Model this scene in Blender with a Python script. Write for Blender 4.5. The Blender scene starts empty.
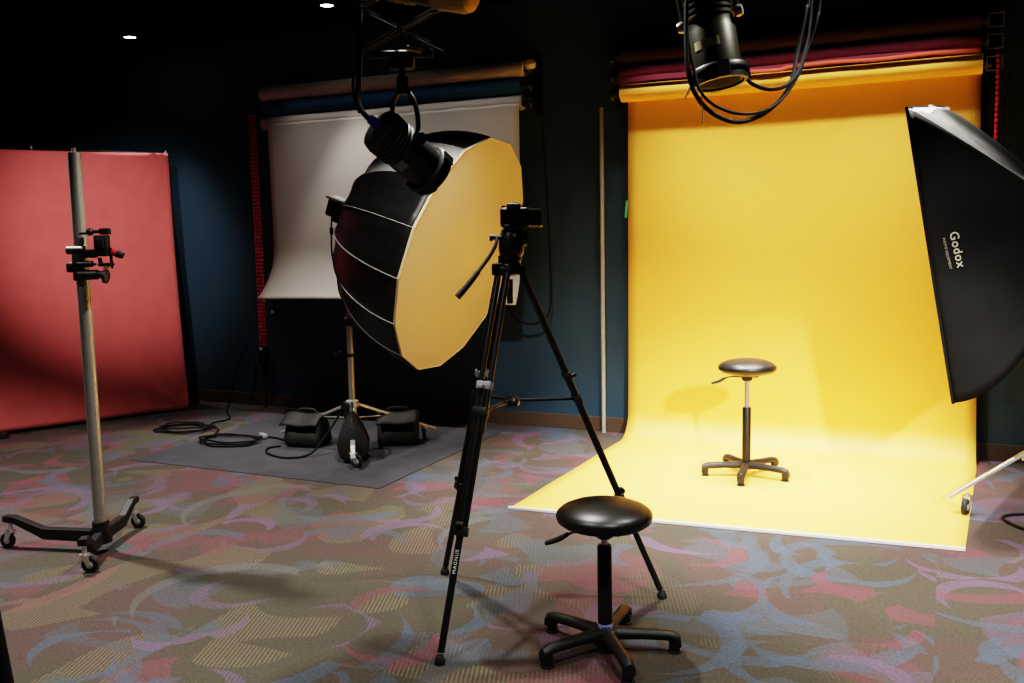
import bpy, bmesh, math, random
from math import sin, cos, pi, radians, sqrt, atan2
from mathutils import Vector, Matrix, noise

random.seed(7)
SC = bpy.context.scene
COL = SC.collection
V = Vector

# ------------------------------------------------------------------ helpers
class MB:
    """collects shapes, then links them as ONE mesh object"""
    def __init__(self):
        self.bm = bmesh.new()
    def _mark(self):
        return set(self.bm.verts)
    def box(self, c, size, rot=None, bevel=0.0, taper=None, seg=2):
        m = Matrix.Translation(V(c))
        if rot is not None:
            m = m @ (rot.to_4x4() if hasattr(rot, 'to_4x4') else rot)
        m = m @ Matrix.Diagonal((size[0], size[1], size[2], 1))
        r = bmesh.ops.create_cube(self.bm, size=1.0, matrix=m)
        if bevel > 0:
            es = list({e for v in r['verts'] for e in v.link_edges})
            bmesh.ops.bevel(self.bm, geom=es, offset=bevel, segments=seg, affect='EDGES', profile=0.5)
        return self
    def rings(self, rings, cap=True, close=False):
        """skin a list of vertex rings (lists of Vectors, same length)"""
        bm = self.bm
        R = [[bm.verts.new(p) for p in ring] for ring in rings]
        n = len(R[0])
        for a, b in zip(R[:-1], R[1:]):
            for i in range(n):
                j = (i + 1) % n
                try: bm.faces.new((a[i], a[j], b[j], b[i]))
                except ValueError: pass
        if close:
            a, b = R[-1], R[0]
            for i in range(n):
                j = (i + 1) % n
                bm.faces.new((a[i], a[j], b[j], b[i]))
        elif cap:
            if n > 2:
                bm.faces.new(list(reversed(R[0]))); bm.faces.new(R[-1])
        return self
    def cyl(self, p0, p1, r0, r1=None, seg=20):
        if r1 is None: r1 = r0
        p0, p1 = V(p0), V(p1)
        d = (p1 - p0).normalized()
        a = d.orthogonal().normalized(); b = d.cross(a)
        mk = lambda p, r: [p + r*(cos(2*pi*i/seg)*a + sin(2*pi*i/seg)*b) for i in range(seg)]
        return self.rings([mk(p0, r0), mk(p1, r1)])
    def lathe(self, prof, p0=(0, 0, 0), axis=(0, 0, 1), seg=32):
        """prof: list of (radius, distance along the axis)"""
        p0 = V(p0); d = V(axis).normalized()
        a = d.orthogonal().normalized(); b = d.cross(a)
        rg = []
        for r, z in prof:
            r = max(r, 1e-4)
            rg.append([p0 + d*z + r*(cos(2*pi*i/seg)*a + sin(2*pi*i/seg)*b) for i in range(seg)])
        return self.rings(rg)
    def path(self, pts, r, seg=8, smooth=0, flat=None):
        pts = [V(p) for p in pts]
        if smooth:
            pts = spline(pts, smooth)
        rg = []
        prev = None
        for i, p in enumerate(pts):
            t = (pts[min(i+1, len(pts)-1)] - pts[max(i-1, 0)]).normalized()
            if prev is None:
                a = t.orthogonal().normalized()
            else:
                a = (prev - t*prev.dot(t))
                a = a.normalized() if a.length > 1e-6 else t.orthogonal().normalized()
            prev = a
            b = t.cross(a)
            rr = r(i/(len(pts)-1)) if callable(r) else r
            rg.append([p + rr*(cos(2*pi*k/seg)*a + sin(2*pi*k/seg)*b) for k in range(seg)])
        return self.rings(rg)
    def bar(self, p0, p1, w, h, up=(0, 0, 1), w1=None, h1=None, bevel=0.0):
        """rectangular bar from p0 to p1; h along up"""
        p0, p1 = V(p0), V(p1); d = (p1-p0).normalized()
        s = d.cross(V(up)).normalized(); u = s.cross(d).normalized()
        w1 = w if w1 is None else w1; h1 = h if h1 is None else h1
        def ring(p, w, h):
            c = min(w, h)*0.18
            return [p+s*x+u*y for x, y in ((-w/2+c, -h/2), (w/2-c, -h/2), (w/2, -h/2+c), (w/2, h/2-c), (w/2-c, h/2), (-w/2+c, h/2), (-w/2, h/2-c), (-w/2, -h/2+c))]
        return self.rings([ring(p0, w, h), ring(p1, w1, h1)])
    def ball(self, c, r, scale=(1, 1, 1), seg=16):
        m = Matrix.Translation(V(c)) @ Matrix.Diagonal((r*scale[0], r*scale[1], r*scale[2], 1))
        bmesh.ops.create_uvsphere(self.bm, u_segments=seg, v_segments=max(6, seg//2), radius=1, matrix=m)
        return self
    def torus(self, c, axis, R, r, seg=32, rs=8):
        c = V(c); d = V(axis).normalized(); a = d.orthogonal().normalized(); b = d.cross(a)
        rg = []
        for i in range(seg):
            t = 2*pi*i/seg; e = cos(t)*a + sin(t)*b
            rg.append([c + e*(R + r*cos(2*pi*k/rs)) + d*r*sin(2*pi*k/rs) for k in range(rs)])
        return self.rings(rg, close=True)
    def grid(self, f, nu, nv):
        bm = self.bm
        G = [[bm.verts.new(f(i/nu, j/nv)) for j in range(nv+1)] for i in range(nu+1)]
        for i in range(nu):
            for j in range(nv):
                bm.faces.new((G[i][j], G[i+1][j], G[i+1][j+1], G[i][j+1]))
        return self
    def build(self, name, mat, parent=None, smooth=40, solid=0.0, offset=0.0, sub=0):
        me = bpy.data.meshes.new(name)
        bmesh.ops.recalc_face_normals(self.bm, faces=self.bm.faces)
        if smooth:
            for f in self.bm.faces: f.smooth = True
            lim = radians(smooth)
            for e in self.bm.edges:
                if len(e.link_faces) == 2 and e.calc_face_angle(0) > lim: e.smooth = False
        self.bm.to_mesh(me); self.bm.free()
        me.materials.append(mat)
        o = bpy.data.objects.new(name, me); COL.objects.link(o)
        if parent: o.parent = parent
        if solid:
            md = o.modifiers.new('solid', 'SOLIDIFY'); md.thickness = solid; md.offset = offset
        if sub:
            md = o.modifiers.new('sub', 'SUBSURF'); md.levels = sub; md.render_levels = sub
        return o

def spline(pts, n):
    """Catmull-Rom through the points"""
    out = []
    P = [pts[0]*2-pts[1]] + pts + [pts[-1]*2-pts[-2]]
    for i in range(1, len(P)-2):
        a, b, c, d = P[i-1], P[i], P[i+1], P[i+2]
        for k in range(n):
            t = k/n
            out.append(0.5*((2*b) + (c-a)*t + (2*a-5*b+4*c-d)*t*t + (3*b-a-3*c+d)*t**3))
    out.append(pts[-1])
    return out

def tag(o, label=None, cat=None, group=None, kind=None):
    if label: o['label'] = label
    if cat: o['category'] = cat
    if group: o['group'] = group
    if kind: o['kind'] = kind
    return o

def thing(name, label, cat, loc=(0, 0, 0), rz=0.0, group=None):
    o = bpy.data.objects.new(name, None); COL.objects.link(o)
    o.empty_display_size = 0.1
    o.location = loc; o.rotation_euler = (0, 0, radians(rz))
    return tag(o, label, cat, group)

# ------------------------------------------------------------------ materials
def mat(name, col, rough=0.5, metal=0.0, var=0.12, scale=30.0, bump=0.0, bscale=200.0, spec=0.5, sheen=0.0, emit=None, estr=0.0, coat=0.0):
    m = bpy.data.materials.new(name); m.use_nodes = True
    nt = m.node_tree; n = nt.nodes; L = nt.links
    b = n['Principled BSDF']
    tc = n.new('ShaderNodeTexCoord')
    nz = n.new('ShaderNodeTexNoise'); nz.inputs['Scale'].default_value = scale; nz.inputs['Detail'].default_value = 3
    L.new(tc.outputs['Object'], nz.inputs['Vector'])
    cr = n.new('ShaderNodeValToRGB')
    cr.color_ramp.elements[0].position = 0.3; cr.color_ramp.elements[1].position = 0.7
    cr.color_ramp.elements[0].color = tuple(c*(1-var) for c in col) + (1,)
    cr.color_ramp.elements[1].color = tuple(min(1, c*(1+var)) for c in col) + (1,)
    L.new(nz.outputs['Fac'], cr.inputs['Fac'])
    L.new(cr.outputs['Color'], b.inputs['Base Color'])
    b.inputs['Roughness'].default_value = rough
    b.inputs['Metallic'].default_value = metal
    b.inputs['Specular IOR Level'].default_value = spec
    if sheen: b.inputs['Sheen Weight'].default_value = sheen
    if coat: b.inputs['Coat Weight'].default_value = coat
    if emit:
        b.inputs['Emission Color'].default_value = emit + (1,)
        b.inputs['Emission Strength'].default_value = estr
    if bump:
        n2 = n.new('ShaderNodeTexNoise'); n2.inputs['Scale'].default_value = bscale; n2.inputs['Detail'].default_value = 2
        L.new(tc.outputs['Object'], n2.inputs['Vector'])
        bp = n.new('ShaderNodeBump'); bp.inputs['Strength'].default_value = bump; bp.inputs['Distance'].default_value = 0.01
        L.new(n2.outputs['Fac'], bp.inputs['Height']); L.new(bp.outputs['Normal'], b.inputs['Normal'])
    return m

M = {}
M['wall'] = mat('wall_blue_paint', (0.020, 0.051, 0.086), 0.75, var=0.06, scale=3, bump=0.05, bscale=150)
M['wall_dark'] = mat('wall_black_paint', (0.006, 0.006, 0.008), 0.85, var=0.1, scale=3)
M['ceiling'] = mat('ceiling_black', (0.003, 0.003, 0.004), 0.95, var=0.1, scale=3, spec=0.1)
M['base'] = mat('baseboard_brown', (0.075, 0.048, 0.030), 0.6, var=0.1, scale=8)
M['black'] = mat('black_plastic', (0.007, 0.007, 0.007), 0.5, var=0.15)
M['satin'] = mat('black_satin_metal', (0.009, 0.009, 0.009), 0.4, 0.2, var=0.15)
M['matte'] = mat('black_matte', (0.006, 0.006, 0.006), 0.8, var=0.15, spec=0.2)
M['rubber'] = mat('black_rubber', (0.010, 0.010, 0.010), 0.7, var=0.15)
M['leather'] = mat('black_vinyl', (0.010, 0.010, 0.009), 0.36, var=0.1, bump=0.06, bscale=300)
M['stoolbase'] = mat('black_nylon_base', (0.011, 0.010, 0.008), 0.5, var=0.1, bump=0.05, bscale=400)
M['nylon'] = mat('black_softbox_nylon', (0.008, 0.008, 0.008), 0.42, var=0.2, scale=12, bump=0.25, bscale=14)
M['nylonr'] = mat('black_side_nylon', (0.004, 0.004, 0.0035), 0.75, var=0.2, scale=12, bump=0.1, bscale=12, spec=0.3)
M['gore'] = mat('lit_gore_nylon', (0.34, 0.34, 0.33), 0.4, var=0.15, scale=10, bump=0.2, bscale=12)  # black nylon paled to carry the light from above
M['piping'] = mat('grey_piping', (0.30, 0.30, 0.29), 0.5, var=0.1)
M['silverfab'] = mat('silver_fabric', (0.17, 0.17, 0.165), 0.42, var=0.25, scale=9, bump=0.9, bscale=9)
M['diff'] = mat('diffuser_with_bounce', (0.56, 0.51, 0.40), 0.8, var=0.03, scale=2, bump=0.04, bscale=300)  # white cloth; bounce from the yellow paper mixed into its colour
M['diffedge'] = mat('diffuser_hem', (0.62, 0.52, 0.33), 0.75, var=0.05)
M['chrome'] = mat('chrome', (0.60, 0.60, 0.58), 0.32, 0.75, var=0.04)
M['steel'] = mat('brushed_steel', (0.40, 0.39, 0.36), 0.42, 0.75, var=0.08, scale=60)
M['alu'] = mat('aluminium', (0.55, 0.55, 0.53), 0.45, 0.6, var=0.05)
M['red'] = mat('red_fabric', (0.63, 0.135, 0.140), 0.85, var=0.06, scale=6, bump=0.05, bscale=300, spec=0.2, sheen=0.2)
M['yellow'] = mat('yellow_paper', (0.95, 0.53, 0.084), 0.6, var=0.015, scale=2, spec=0.5)
M['grey'] = mat('grey_paper', (0.40, 0.36, 0.33), 0.8, var=0.02, scale=2, spec=0.2)
M['beige'] = mat('beige_paper', (0.62, 0.52, 0.44), 0.8, var=0.03, scale=4)
M['bluep'] = mat('blue_paper', (0.006, 0.085, 0.20), 0.8, var=0.04, scale=4)
M['maroon'] = mat('maroon_paper', (0.030, 0.003, 0.010), 0.8, var=0.05, scale=4)
M['magenta'] = mat('magenta_paper', (0.16, 0.010, 0.034), 0.8, var=0.05, scale=4)
M['orange'] = mat('lit_magenta_paper', (0.50, 0.07, 0.03), 0.8, var=0.04, scale=4)  # magenta paper rim with its light painted in
M['core'] = mat('cardboard_core', (0.42, 0.33, 0.22), 0.85, var=0.1)
M['redbead'] = mat('red_beads', (0.55, 0.02, 0.06), 0.4, var=0.1)
M['white'] = mat('white_paint', (0.72, 0.71, 0.68), 0.5, var=0.04)
M['conduit'] = mat('grey_conduit', (0.36, 0.355, 0.33), 0.5, 0.2, var=0.05)
M['blueplug'] = mat('blue_plug', (0.02, 0.05, 0.45), 0.4, var=0.08)
M['labelblue'] = mat('blue_label', (0.04, 0.07, 0.30), 0.4, var=0.08)
M['labelwhite'] = mat('pale_label', (0.30, 0.33, 0.55), 0.5, var=0.04)
M['brass'] = mat('brass', (0.75, 0.55, 0.18), 0.35, 0.9, var=0.08)
M['yellowpl'] = mat('yellow_plastic', (0.75, 0.55, 0.04), 0.5, var=0.05)
M['tape'] = mat('cream_band', (0.60, 0.54, 0.32), 0.5, var=0.08, scale=50)
M['greytag'] = mat('grey_tag', (0.22, 0.22, 0.24), 0.6, var=0.05)
M['warmlit'] = mat('warm_lit_cap', (0.30, 0.20, 0.06), 0.4, 0.7, var=0.1)  # warm light on the cap painted as its colour
M['redpl'] = mat('red_plastic', (0.55, 0.03, 0.04), 0.35, var=0.05)
M['print'] = mat('cream_print', (0.55, 0.50, 0.36), 0.6, var=0.04)
M['printdim'] = mat('grey_print', (0.42, 0.38, 0.30), 0.6, var=0.04)
M['bag'] = mat('black_cordura', (0.007, 0.007, 0.007), 0.65, var=0.2, bump=0.4, bscale=60)
M['cord'] = mat('black_cord', (0.006, 0.006, 0.006), 0.7, var=0.1, spec=0.2)
M['glass'] = mat('dark_glass', (0.01, 0.01, 0.015), 0.06, var=0.02, coat=0.5)
M['mat'] = mat('grey_blue_mat', (0.056, 0.055, 0.064), 0.95, var=0.12, scale=5, spec=0.1, bump=0.2, bscale=400)
M['lamp'] = mat('downlight_glow', (0.9, 0.9, 0.9), 0.5, emit=(1.0, 0.97, 0.9), estr=9.0)
M['greentape'] = mat('green_tape', (0.08, 0.42, 0.16), 0.6, var=0.05)
M['olive'] = mat('black_metal_bounce', (0.030, 0.026, 0.014), 0.4, 0.5, var=0.2)  # black barrel metal with yellow bounce painted into it

def carpet_material():
    m = bpy.data.materials.new('patterned_carpet'); m.use_nodes = True
    nt = m.node_tree; N = nt.nodes; L = nt.links
    b = N['Principled BSDF']
    tc = N.new('ShaderNodeTexCoord'); P = tc.outputs['Object']
    def lk(src, sock):
        if isinstance(src, (int, float)): sock.default_value = src
        elif isinstance(src, tuple): sock.default_value = src
        else: L.new(src, sock)
    def math_(op, a, b_=0.0, c=0.0):
        n = N.new('ShaderNodeMath'); n.operation = op
        lk(a, n.inputs[0]); lk(b_, n.inputs[1]); lk(c, n.inputs[2]); return n.outputs[0]
    def vm(op, a, b_=(0, 0, 0), scale=None):
        n = N.new('ShaderNodeVectorMath'); n.operation = op
        lk(a, n.inputs[0]); lk(b_, n.inputs[1])
        if scale is not None: lk(scale, n.inputs['Scale'])
        return n.outputs['Value'] if op in ('LENGTH', 'DOT_PRODUCT') else n.outputs['Vector']
    def mixc(f, a, c):
        n = N.new('ShaderNodeMix'); n.data_type = 'RGBA'
        lk(f, n.inputs[0]); lk(a, n.inputs[6]); lk(c, n.inputs[7]); return n.outputs[2]
    def sep(c):
        n = N.new('ShaderNodeSeparateColor'); lk(c, n.inputs[0]); return n.outputs
    def vor(vec, rnd=1.0):
        n = N.new('ShaderNodeTexVoronoi'); n.voronoi_dimensions = '2D'; n.feature = 'F1'
        n.inputs['Scale'].default_value = 1.0; n.inputs['Randomness'].default_value = rnd
        lk(vec, n.inputs['Vector']); return n
    def noi(vec, s, d=2):
        n = N.new('ShaderNodeTexNoise'); n.inputs['Scale'].default_value = s; n.inputs['Detail'].default_value = d
        lk(vec, n.inputs['Vector']); return n.outputs['Fac']
    def sstep(x, a, c):
        n = N.new('ShaderNodeMapRange'); n.interpolation_type = 'SMOOTHSTEP'
        lk(x, n.inputs[0]); n.inputs[1].default_value = a; n.inputs[2].default_value = c; return n.outputs[0]
    olive = (0.064, 0.056, 0.045, 1); brown = (0.075, 0.053, 0.048, 1)
    blue = (0.066, 0.086, 0.120, 1); pink = (0.145, 0.052, 0.068, 1); mauve = (0.120, 0.080, 0.132, 1); slate = (0.072, 0.084, 0.100, 1)
    tan = (0.150, 0.126, 0.080, 1)
    # tiles of carpet, each with its own stretch of the pattern
    tile = 0.92
    ts = vm('SCALE', P, scale=1/tile)
    tf = vm('FLOOR', ts)
    wn = N.new('ShaderNodeTexWhiteNoise'); wn.noise_dimensions = '2D'; L.new(tf, wn.inputs['Vector'])
    trnd = wn.outputs['Color']
    # base tones
    base = mixc(sstep(noi(P, 1.3, 1), .46, .56), olive, brown)
    col = base
    # patches of stripes
    sp = sep(P) if False else None
    sx = N.new('ShaderNodeSeparateXYZ'); L.new(P, sx.inputs[0])
    x, y = sx.outputs[0], sx.outputs[1]
    st = math_('SINE', math_('MULTIPLY', math_('ADD', math_('MULTIPLY', x, 0.93), math_('MULTIPLY', y, 0.36)), 2*pi/0.017))
    stripe = sstep(st, -.1, .5)
    sreg = sstep(noi(vm('ADD', P, vm('SCALE', trnd, scale=3.0)), 2.3, 0), .58, .60)
    # more stripes on the left-hand side and in front
    near = sstep(math_('ADD', math_('MULTIPLY', x, -0.7), math_('MULTIPLY', y, -0.55)), -1.9, -0.3)
    def layer(col, scale, off, r1, dr, shift, prob, cols, striped, dens=1.0, cut=0.0):
        v = vm('ADD', vm('SCALE', P, scale=scale), off)
        v = vm('ADD', v, vm('SCALE', trnd, scale=0.35))
        vo = vor(v, 0.9)
        loc = vm('SUBTRACT', v, vo.outputs['Position'])
        c = sep(vo.outputs['Color'])
        ang = math_('MULTIPLY', c[0], 2*pi)
        cm = N.new('ShaderNodeCombineXYZ'); L.new(math_('COSINE', ang), cm.inputs[0]); L.new(math_('SINE', ang), cm.inputs[1])
        d = cm.outputs[0]
        ra = math_('ADD', r1, math_('MULTIPLY', c[1], dr))
        # squash so that arcs read as swooshes
        sq = N.new('ShaderNodeVectorMath'); sq.operation = 'MULTIPLY'; L.new(loc, sq.inputs[0]); sq.inputs[1].default_value = (1, 1, 0)
        loc = sq.outputs[0]
        d1 = math_('SUBTRACT', ra, vm('LENGTH', loc))
        d2 = math_('SUBTRACT', vm('LENGTH', vm('SUBTRACT', loc, vm('SCALE', d, scale=shift))), math_('MULTIPLY', ra, 0.92))
        k = math_('MINIMUM', d1, d2)
        mk = sstep(k, 0.0, 0.012)
        on = math_('LESS_THAN', c[2], prob)
        mk = math_('MULTIPLY', mk, on)
        pick = math_('FRACT', math_('MULTIPLY', c[1], 7.31))
        if cut:
            a2 = math_('MULTIPLY', pick, 17.0)
            cm2 = N.new('ShaderNodeCombineXYZ'); L.new(math_('COSINE', a2), cm2.inputs[0]); L.new(math_('SINE', a2), cm2.inputs[1])
            mk = math_('MULTIPLY', mk, sstep(vm('DOT_PRODUCT', loc, cm2.outputs[0]), cut-.006, cut+.006))
        cc = mixc(math_('LESS_THAN', pick, .62), cols[1], cols[0])
        cc = mixc(math_('GREATER_THAN', pick, .85), cc, cols[2])
        if striped:
            alt = mixc(math_('MULTIPLY', math_('MULTIPLY', stripe, math_('MULTIPLY', near, math_('GREATER_THAN', math_('FRACT', math_('MULTIPLY', c[0], 5.7)), .35))), .75), cc, tan if striped == 2 else base)
            cc = alt
        # worn, uneven dye
        mk = math_('MULTIPLY', mk, math_('MULTIPLY_ADD', noi(P, 3.0, 2), 1.0, .30))
        return mixc(math_('MULTIPLY', mk, dens), col, cc)
    # broad colour fields
    col = mixc(math_('MULTIPLY', math_('MULTIPLY', sreg, math_('MULTIPLY', stripe, math_('MULTIPLY_ADD', near, .85, .15))), .6), col, tan)
    col = layer(col, 1.25, (3.1, 7.7, 0), .40, .18, .60, .55, (pink, slate, mauve), 1, .50, cut=-.12)
    col = layer(col, 1.75, (11.3, 2.9, 0), .38, .20, .50, .60, (slate, pink, blue), 1, .60, cut=-.10)
    col = layer(col, 2.30, (23.3, 9.9, 0), .36, .20, .40, .55, (pink, blue, mauve), 1, .65, cut=-.06)
    col = layer(col, 1.45, (5.7, 13.1, 0), .44, .16, .12, .80, (blue, mauve, slate), 1, .75)
    col = layer(col, 2.40, (17.9, 1.3, 0), .42, .16, .17, .62, (mauve, blue, pink), 1, .75)
    col = layer(col, 1.15, (1.9, 19.3, 0), .46, .12, .085, .8, (blue, slate, pink), 2, .65)
    # pile speckle
    spk = noi(P, 260, 2)
    spk2 = noi(P, 70, 2)
    val = math_('MULTIPLY_ADD', spk, 1.5, math_('MULTIPLY_ADD', spk2, .7, -.10))
    hsv = N.new('ShaderNodeHueSaturation'); L.new(col, hsv.inputs['Color']); L.new(val, hsv.inputs['Value'])
    L.new(hsv.outputs[0], b.inputs['Base Color'])
    b.inputs['Roughness'].default_value = 0.95; b.inputs['Specular IOR Level'].default_value = 0.1
    bp = N.new('ShaderNodeBump'); bp.inputs['Strength'].default_value = 0.35; bp.inputs['Distance'].default_value = 0.004
    L.new(spk, bp.inputs['Height']); L.new(bp.outputs[0], b.inputs['Normal'])
    return m
M['carpet'] = carpet_material()

# ------------------------------------------------------------------ the setting
WY = 7.0; CZ = 3.42; XL = -8.3; XR = 4.2; YF = -2.6
def struct(name, mb, m, smooth=0):
    return tag(mb.build(name, m, None, smooth=smooth), kind='structure')
struct('floor', MB().box(((XL+XR)/2, (WY+YF)/2, -0.05), (XR-XL, WY-YF, 0.1)), M['carpet'])
struct('ceiling', MB().box(((XL+XR)/2, (WY+YF)/2, CZ+0.05), (XR-XL, WY-YF, 0.1)), M['ceiling'])
struct('wall_back', MB().box(((XL+XR)/2, WY+0.05, CZ/2), (XR-XL, 0.1, CZ)), M['wall'])
struct('wall_left', MB().box((XL-0.05, (WY+YF)/2, CZ/2), (0.1, WY-YF, CZ)), M['wall_dark'])
struct('wall_right', MB().box((XR+0.05, (WY+YF)/2, CZ/2), (0.1, WY-YF, CZ)), M['wall_dark'])
struct('wall_front', MB().box(((XL+XR)/2, YF-0.05, CZ/2), (XR-XL, 0.1, CZ)), M['wall_dark'])
bb = MB(); bb.box(((XL+XR)/2, WY-0.006, 0.058), (XR-XL, 0.012, 0.116), bevel=0.003)
struct('baseboard_back', bb, M['base'])

for i, (x, y, lab) in enumerate(((-6.76, 6.46, 'small round recessed ceiling downlight, glowing, high above the red backdrop'),
                                 (-4.53, 6.36, 'small round recessed ceiling downlight, glowing, above the grey paper backdrop'))):
    t = thing('downlight', lab, 'downlight', (x, y, CZ), group='recessed ceiling downlights')
    MB().lathe([(0.060, -0.002), (0.064, -0.006), (0.058, -0.008), (0.050, -0.003), (0.050, 0.0)], seg=28).build('trim_ring', M['matte'], t)
    MB().lathe([(0.0, -0.004), (0.05, -0.004), (0.05, -0.001), (0.0, -0.001)], seg=24).build('lens', M['lamp'], t)

# wall conduit
t = thing('wall_pole', 'thin pale grey vertical pole standing on the floor against the blue wall', 'pole', (-2.445, 6.945, 0))
MB().cyl((0, 0, 0.0), (0, 0, 2.54), 0.0165, seg=16).build('pipe', M['conduit'], t)

tag(MB().box((-4.30, 5.78, 0.003), (2.15, 1.80, 0.006), bevel=0.002).build('floor_mat', M['mat'], None, smooth=0),
    'plain grey-blue floor mat under the wheeled light stand and its sandbags', 'mat')

# ------------------------------------------------------------------ paper backdrops on the back wall
RY = 6.84                                   # roll axis
def roll_profile(mb, x0, x1, z, r, sag=0.004, seed=0):
    n = 14; rg = []
    for i in range(n+1):
        x = x0 + (x1-x0)*i/n
        k = sin(pi*i/n)
        rr = r*(1 + 0.012*sin(3.1*i+seed))
        rg.append([V((x, RY + rr*cos(a), z - sag*k + rr*sin(a))) for a in [2*pi*q/28 for q in range(28)]])
    return mb.rings(rg)
def paper_roll(label, x0, x1, z, r, m, group, core_m=None, seed=0):
    t = thing('backdrop_paper_roll', label, 'paper roll', ((x0+x1)/2, RY, z), group=group)
    mb = MB(); roll_profile(mb, x0, x1, z, r, seed=seed)
    o = mb.build('paper', m, t); shift(o, t)
    mb = MB(); mb.cyl((x0-0.05, RY, z), (x1+0.05, RY, z), r*0.55, seg=20)
    o = mb.build('core_tube', core_m or M['black'], t); shift(o, t)
    return t
def shift(o, t):
    """mesh was laid out in world space: bring it into its thing's frame"""
    Rz = Matrix.Rotation(t.rotation_euler.z, 4, 'Z')
    o.data.transform((Matrix.Translation(t.location) @ Rz).inverted())
    return o
def W(mb, name, m, t, **k):
    return shift(mb.build(name, m, t, **k), t)

g1 = 'paper rolls on the wall above the grey backdrop'
paper_roll('rolled pale beige backdrop paper, top roll of the left wall rack', -5.60, -3.03, 2.868, 0.064, M['beige'], g1, seed=1)
paper_roll('rolled deep blue backdrop paper, middle roll of the left wall rack', -5.57, -3.06, 2.738, 0.064, M['bluep'], g1, seed=2)
tg = paper_roll('grey backdrop paper pulled down from the lowest roll of the left wall rack', -5.60, -3.055, 2.61, 0.060, M['grey'], g1, seed=3)
# hanging grey sheet, curling out at its foot
def gsheet(u, v):
    x = -5.52 + 2.455*u
    z = 2.60 - v*1.555
    k = max(0, (v-0.70)/0.30)
    curl = 0.17*k**2.2
    y = RY - 0.058 - curl + 0.010*sin(u*9+v*2)*sin(v*3)
    x += (u-0.5)*(0.04*k**2) - 0.055*k**2*(1-u)**6
    if v > 0.97: z += 0.004
    return V((x, y, z + 0.012*sin(u*5)*v))
W(MB().grid(gsheet, 40, 60), 'hanging_sheet', M['grey'], tg, solid=0.0015)

g2 = 'paper rolls on the wall above the yellow backdrop'
paper_roll('rolled dark maroon backdrop paper, top roll of the right wall rack', -2.24, 0.15, 2.886, 0.066, M['maroon'], g2, seed=4)
tm = paper_roll('rolled magenta backdrop paper, middle roll of the right wall rack', -2.25, 0.15, 2.752, 0.065, M['magenta'], g2, seed=5)
# loose edge of the magenta roll; light on its lower rim is painted orange-red
def flap(u, v):
    x = -2.29 + 2.44*u
    return V((x, RY - 0.068 - 0.012*v, 2.715 - 0.045*v + 0.006*sin(u*11)))
W(MB().grid(flap, 30, 3), 'loose_edge', M['magenta'], tm, solid=0.0015)
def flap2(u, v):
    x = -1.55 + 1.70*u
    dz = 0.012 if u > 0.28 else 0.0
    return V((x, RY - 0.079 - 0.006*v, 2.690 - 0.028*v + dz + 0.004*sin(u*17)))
W(MB().grid(flap2, 40, 2), 'lit_roll_edge', M['orange'], tm, solid=0.0012)

ty = paper_roll('bright yellow backdrop paper swept down the wall and out across the floor', -2.245, 0.165, 2.615, 0.066, M['yellow'], g2, seed=6)
ty['category'] = 'paper backdrop'
SY = 6.895                                  # plane of the hanging yellow sheet
RC = 0.20
def ysheet_path():
    pts = [(SY, 2.61)]
    n = 24
    for i in range(n+1): pts.append((SY, 2.60 - (2.60-RC)*(i/n)))
    for i in range(1, 17):
        a = i/16*pi/2
        pts.append((SY - RC*(1-cos(a)), RC - (RC-0.004)*sin(a)))
    for i in range(1, 25): pts.append((None, i/24))
    return pts
yp = ysheet_path()
bm_ = MB()
NU = 30
def yrow(k):
    a, b_ = yp[k]
    row = []
    for i in range(NU+1):
        u = i/NU
        if a is None:
            x0, y0 = -2.225, SY-RC; x1, y1 = 0.215, SY-RC
            fx, fy = -2.272 + (0.123+2.272)*u, 4.787 + (4.965-4.787)*u
            sx_, sy_ = x0 + (x1-x0)*u, y0
            row.append(V((sx_+(fx-sx_)*b_, sy_+(fy-sy_)*b_, 0.004 + 0.0025*sin(b_*7+u*3)**2)))
        else:
            f = (2.6-b_)/2.6
            xl = -2.215 - 0.01*f; xr = 0.160 + 0.055*f
            row.append(V((xl+(xr-xl)*u, a + 0.006*sin(u*8+b_*2)*min(1, (2.6-b_)), b_)))
    return row
rows = [[bm_.bm.verts.new(p) for p in yrow(k)] for k in range(len(yp))]
for A, B in zip(rows[:-1], rows[1:]):
    for i in range(NU): bm_.bm.faces.new((A[i], A[i+1], B[i+1], B[i]))
W(bm_, 'hanging_sheet', M['yellow'], ty, smooth=60, solid=0.0015, offset=1)
W(MB().bar((-2.272, 4.782, 0.010), (0.123, 4.960, 0.010), 0.014, 0.018), 'edge_strip', M['white'], ty)
W(MB().box((-2.226, 6.878, 1.76), (0.018, 0.003, 0.13), Matrix.Rotation(0.1, 3, 'Y')), 'green_tape', M['greentape'], ty)

# brackets at both ends of each rack
def rack(x, label, frames, side):
    t = thing('roll_bracket', label, 'bracket', (x, WY, 2.74), group='wall brackets holding the paper rolls')
    m = M['matte']
    b = MB(); b.box((0, -0.012, 0), (0.055, 0.024, 0.44), bevel=0.003); b.build('wall_plate', m, t)
    for z in (0.13, 0.0, -0.135):
        h = MB(); h.box((0, -0.10, z), (0.022, 0.16, 0.030), bevel=0.003); h.box((0, -0.16, z+0.02), (0.022, 0.03, 0.05), bevel=0.003)
        h.build('hook_arm', m, t)
        if frames:
            f = MB(); s = 0.043
            for a, c2 in (((-s, -s), (s, -s)), ((s, -s), (s, s)), ((s, s), (-s, s)), ((-s, s), (-s, -s))):
                f.bar((0.025+a[0], -0.20, z+a[1]), (0.025+c2[0], -0.20, z+c2[1]), 0.006, 0.006, up=(0, 1, 0))
            f.build('chain_guide_frame', M['greytag'], t)
        else:
            f = MB(); f.lathe([(0.0, -0.02), (0.042, -0.02), (0.05, 0), (0.042, 0.02), (0, 0.02)], (0.0, -0.16, z), (1, 0, 0), 20)
            f.build('chain_wheel', M['black'], t)
    return t
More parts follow.
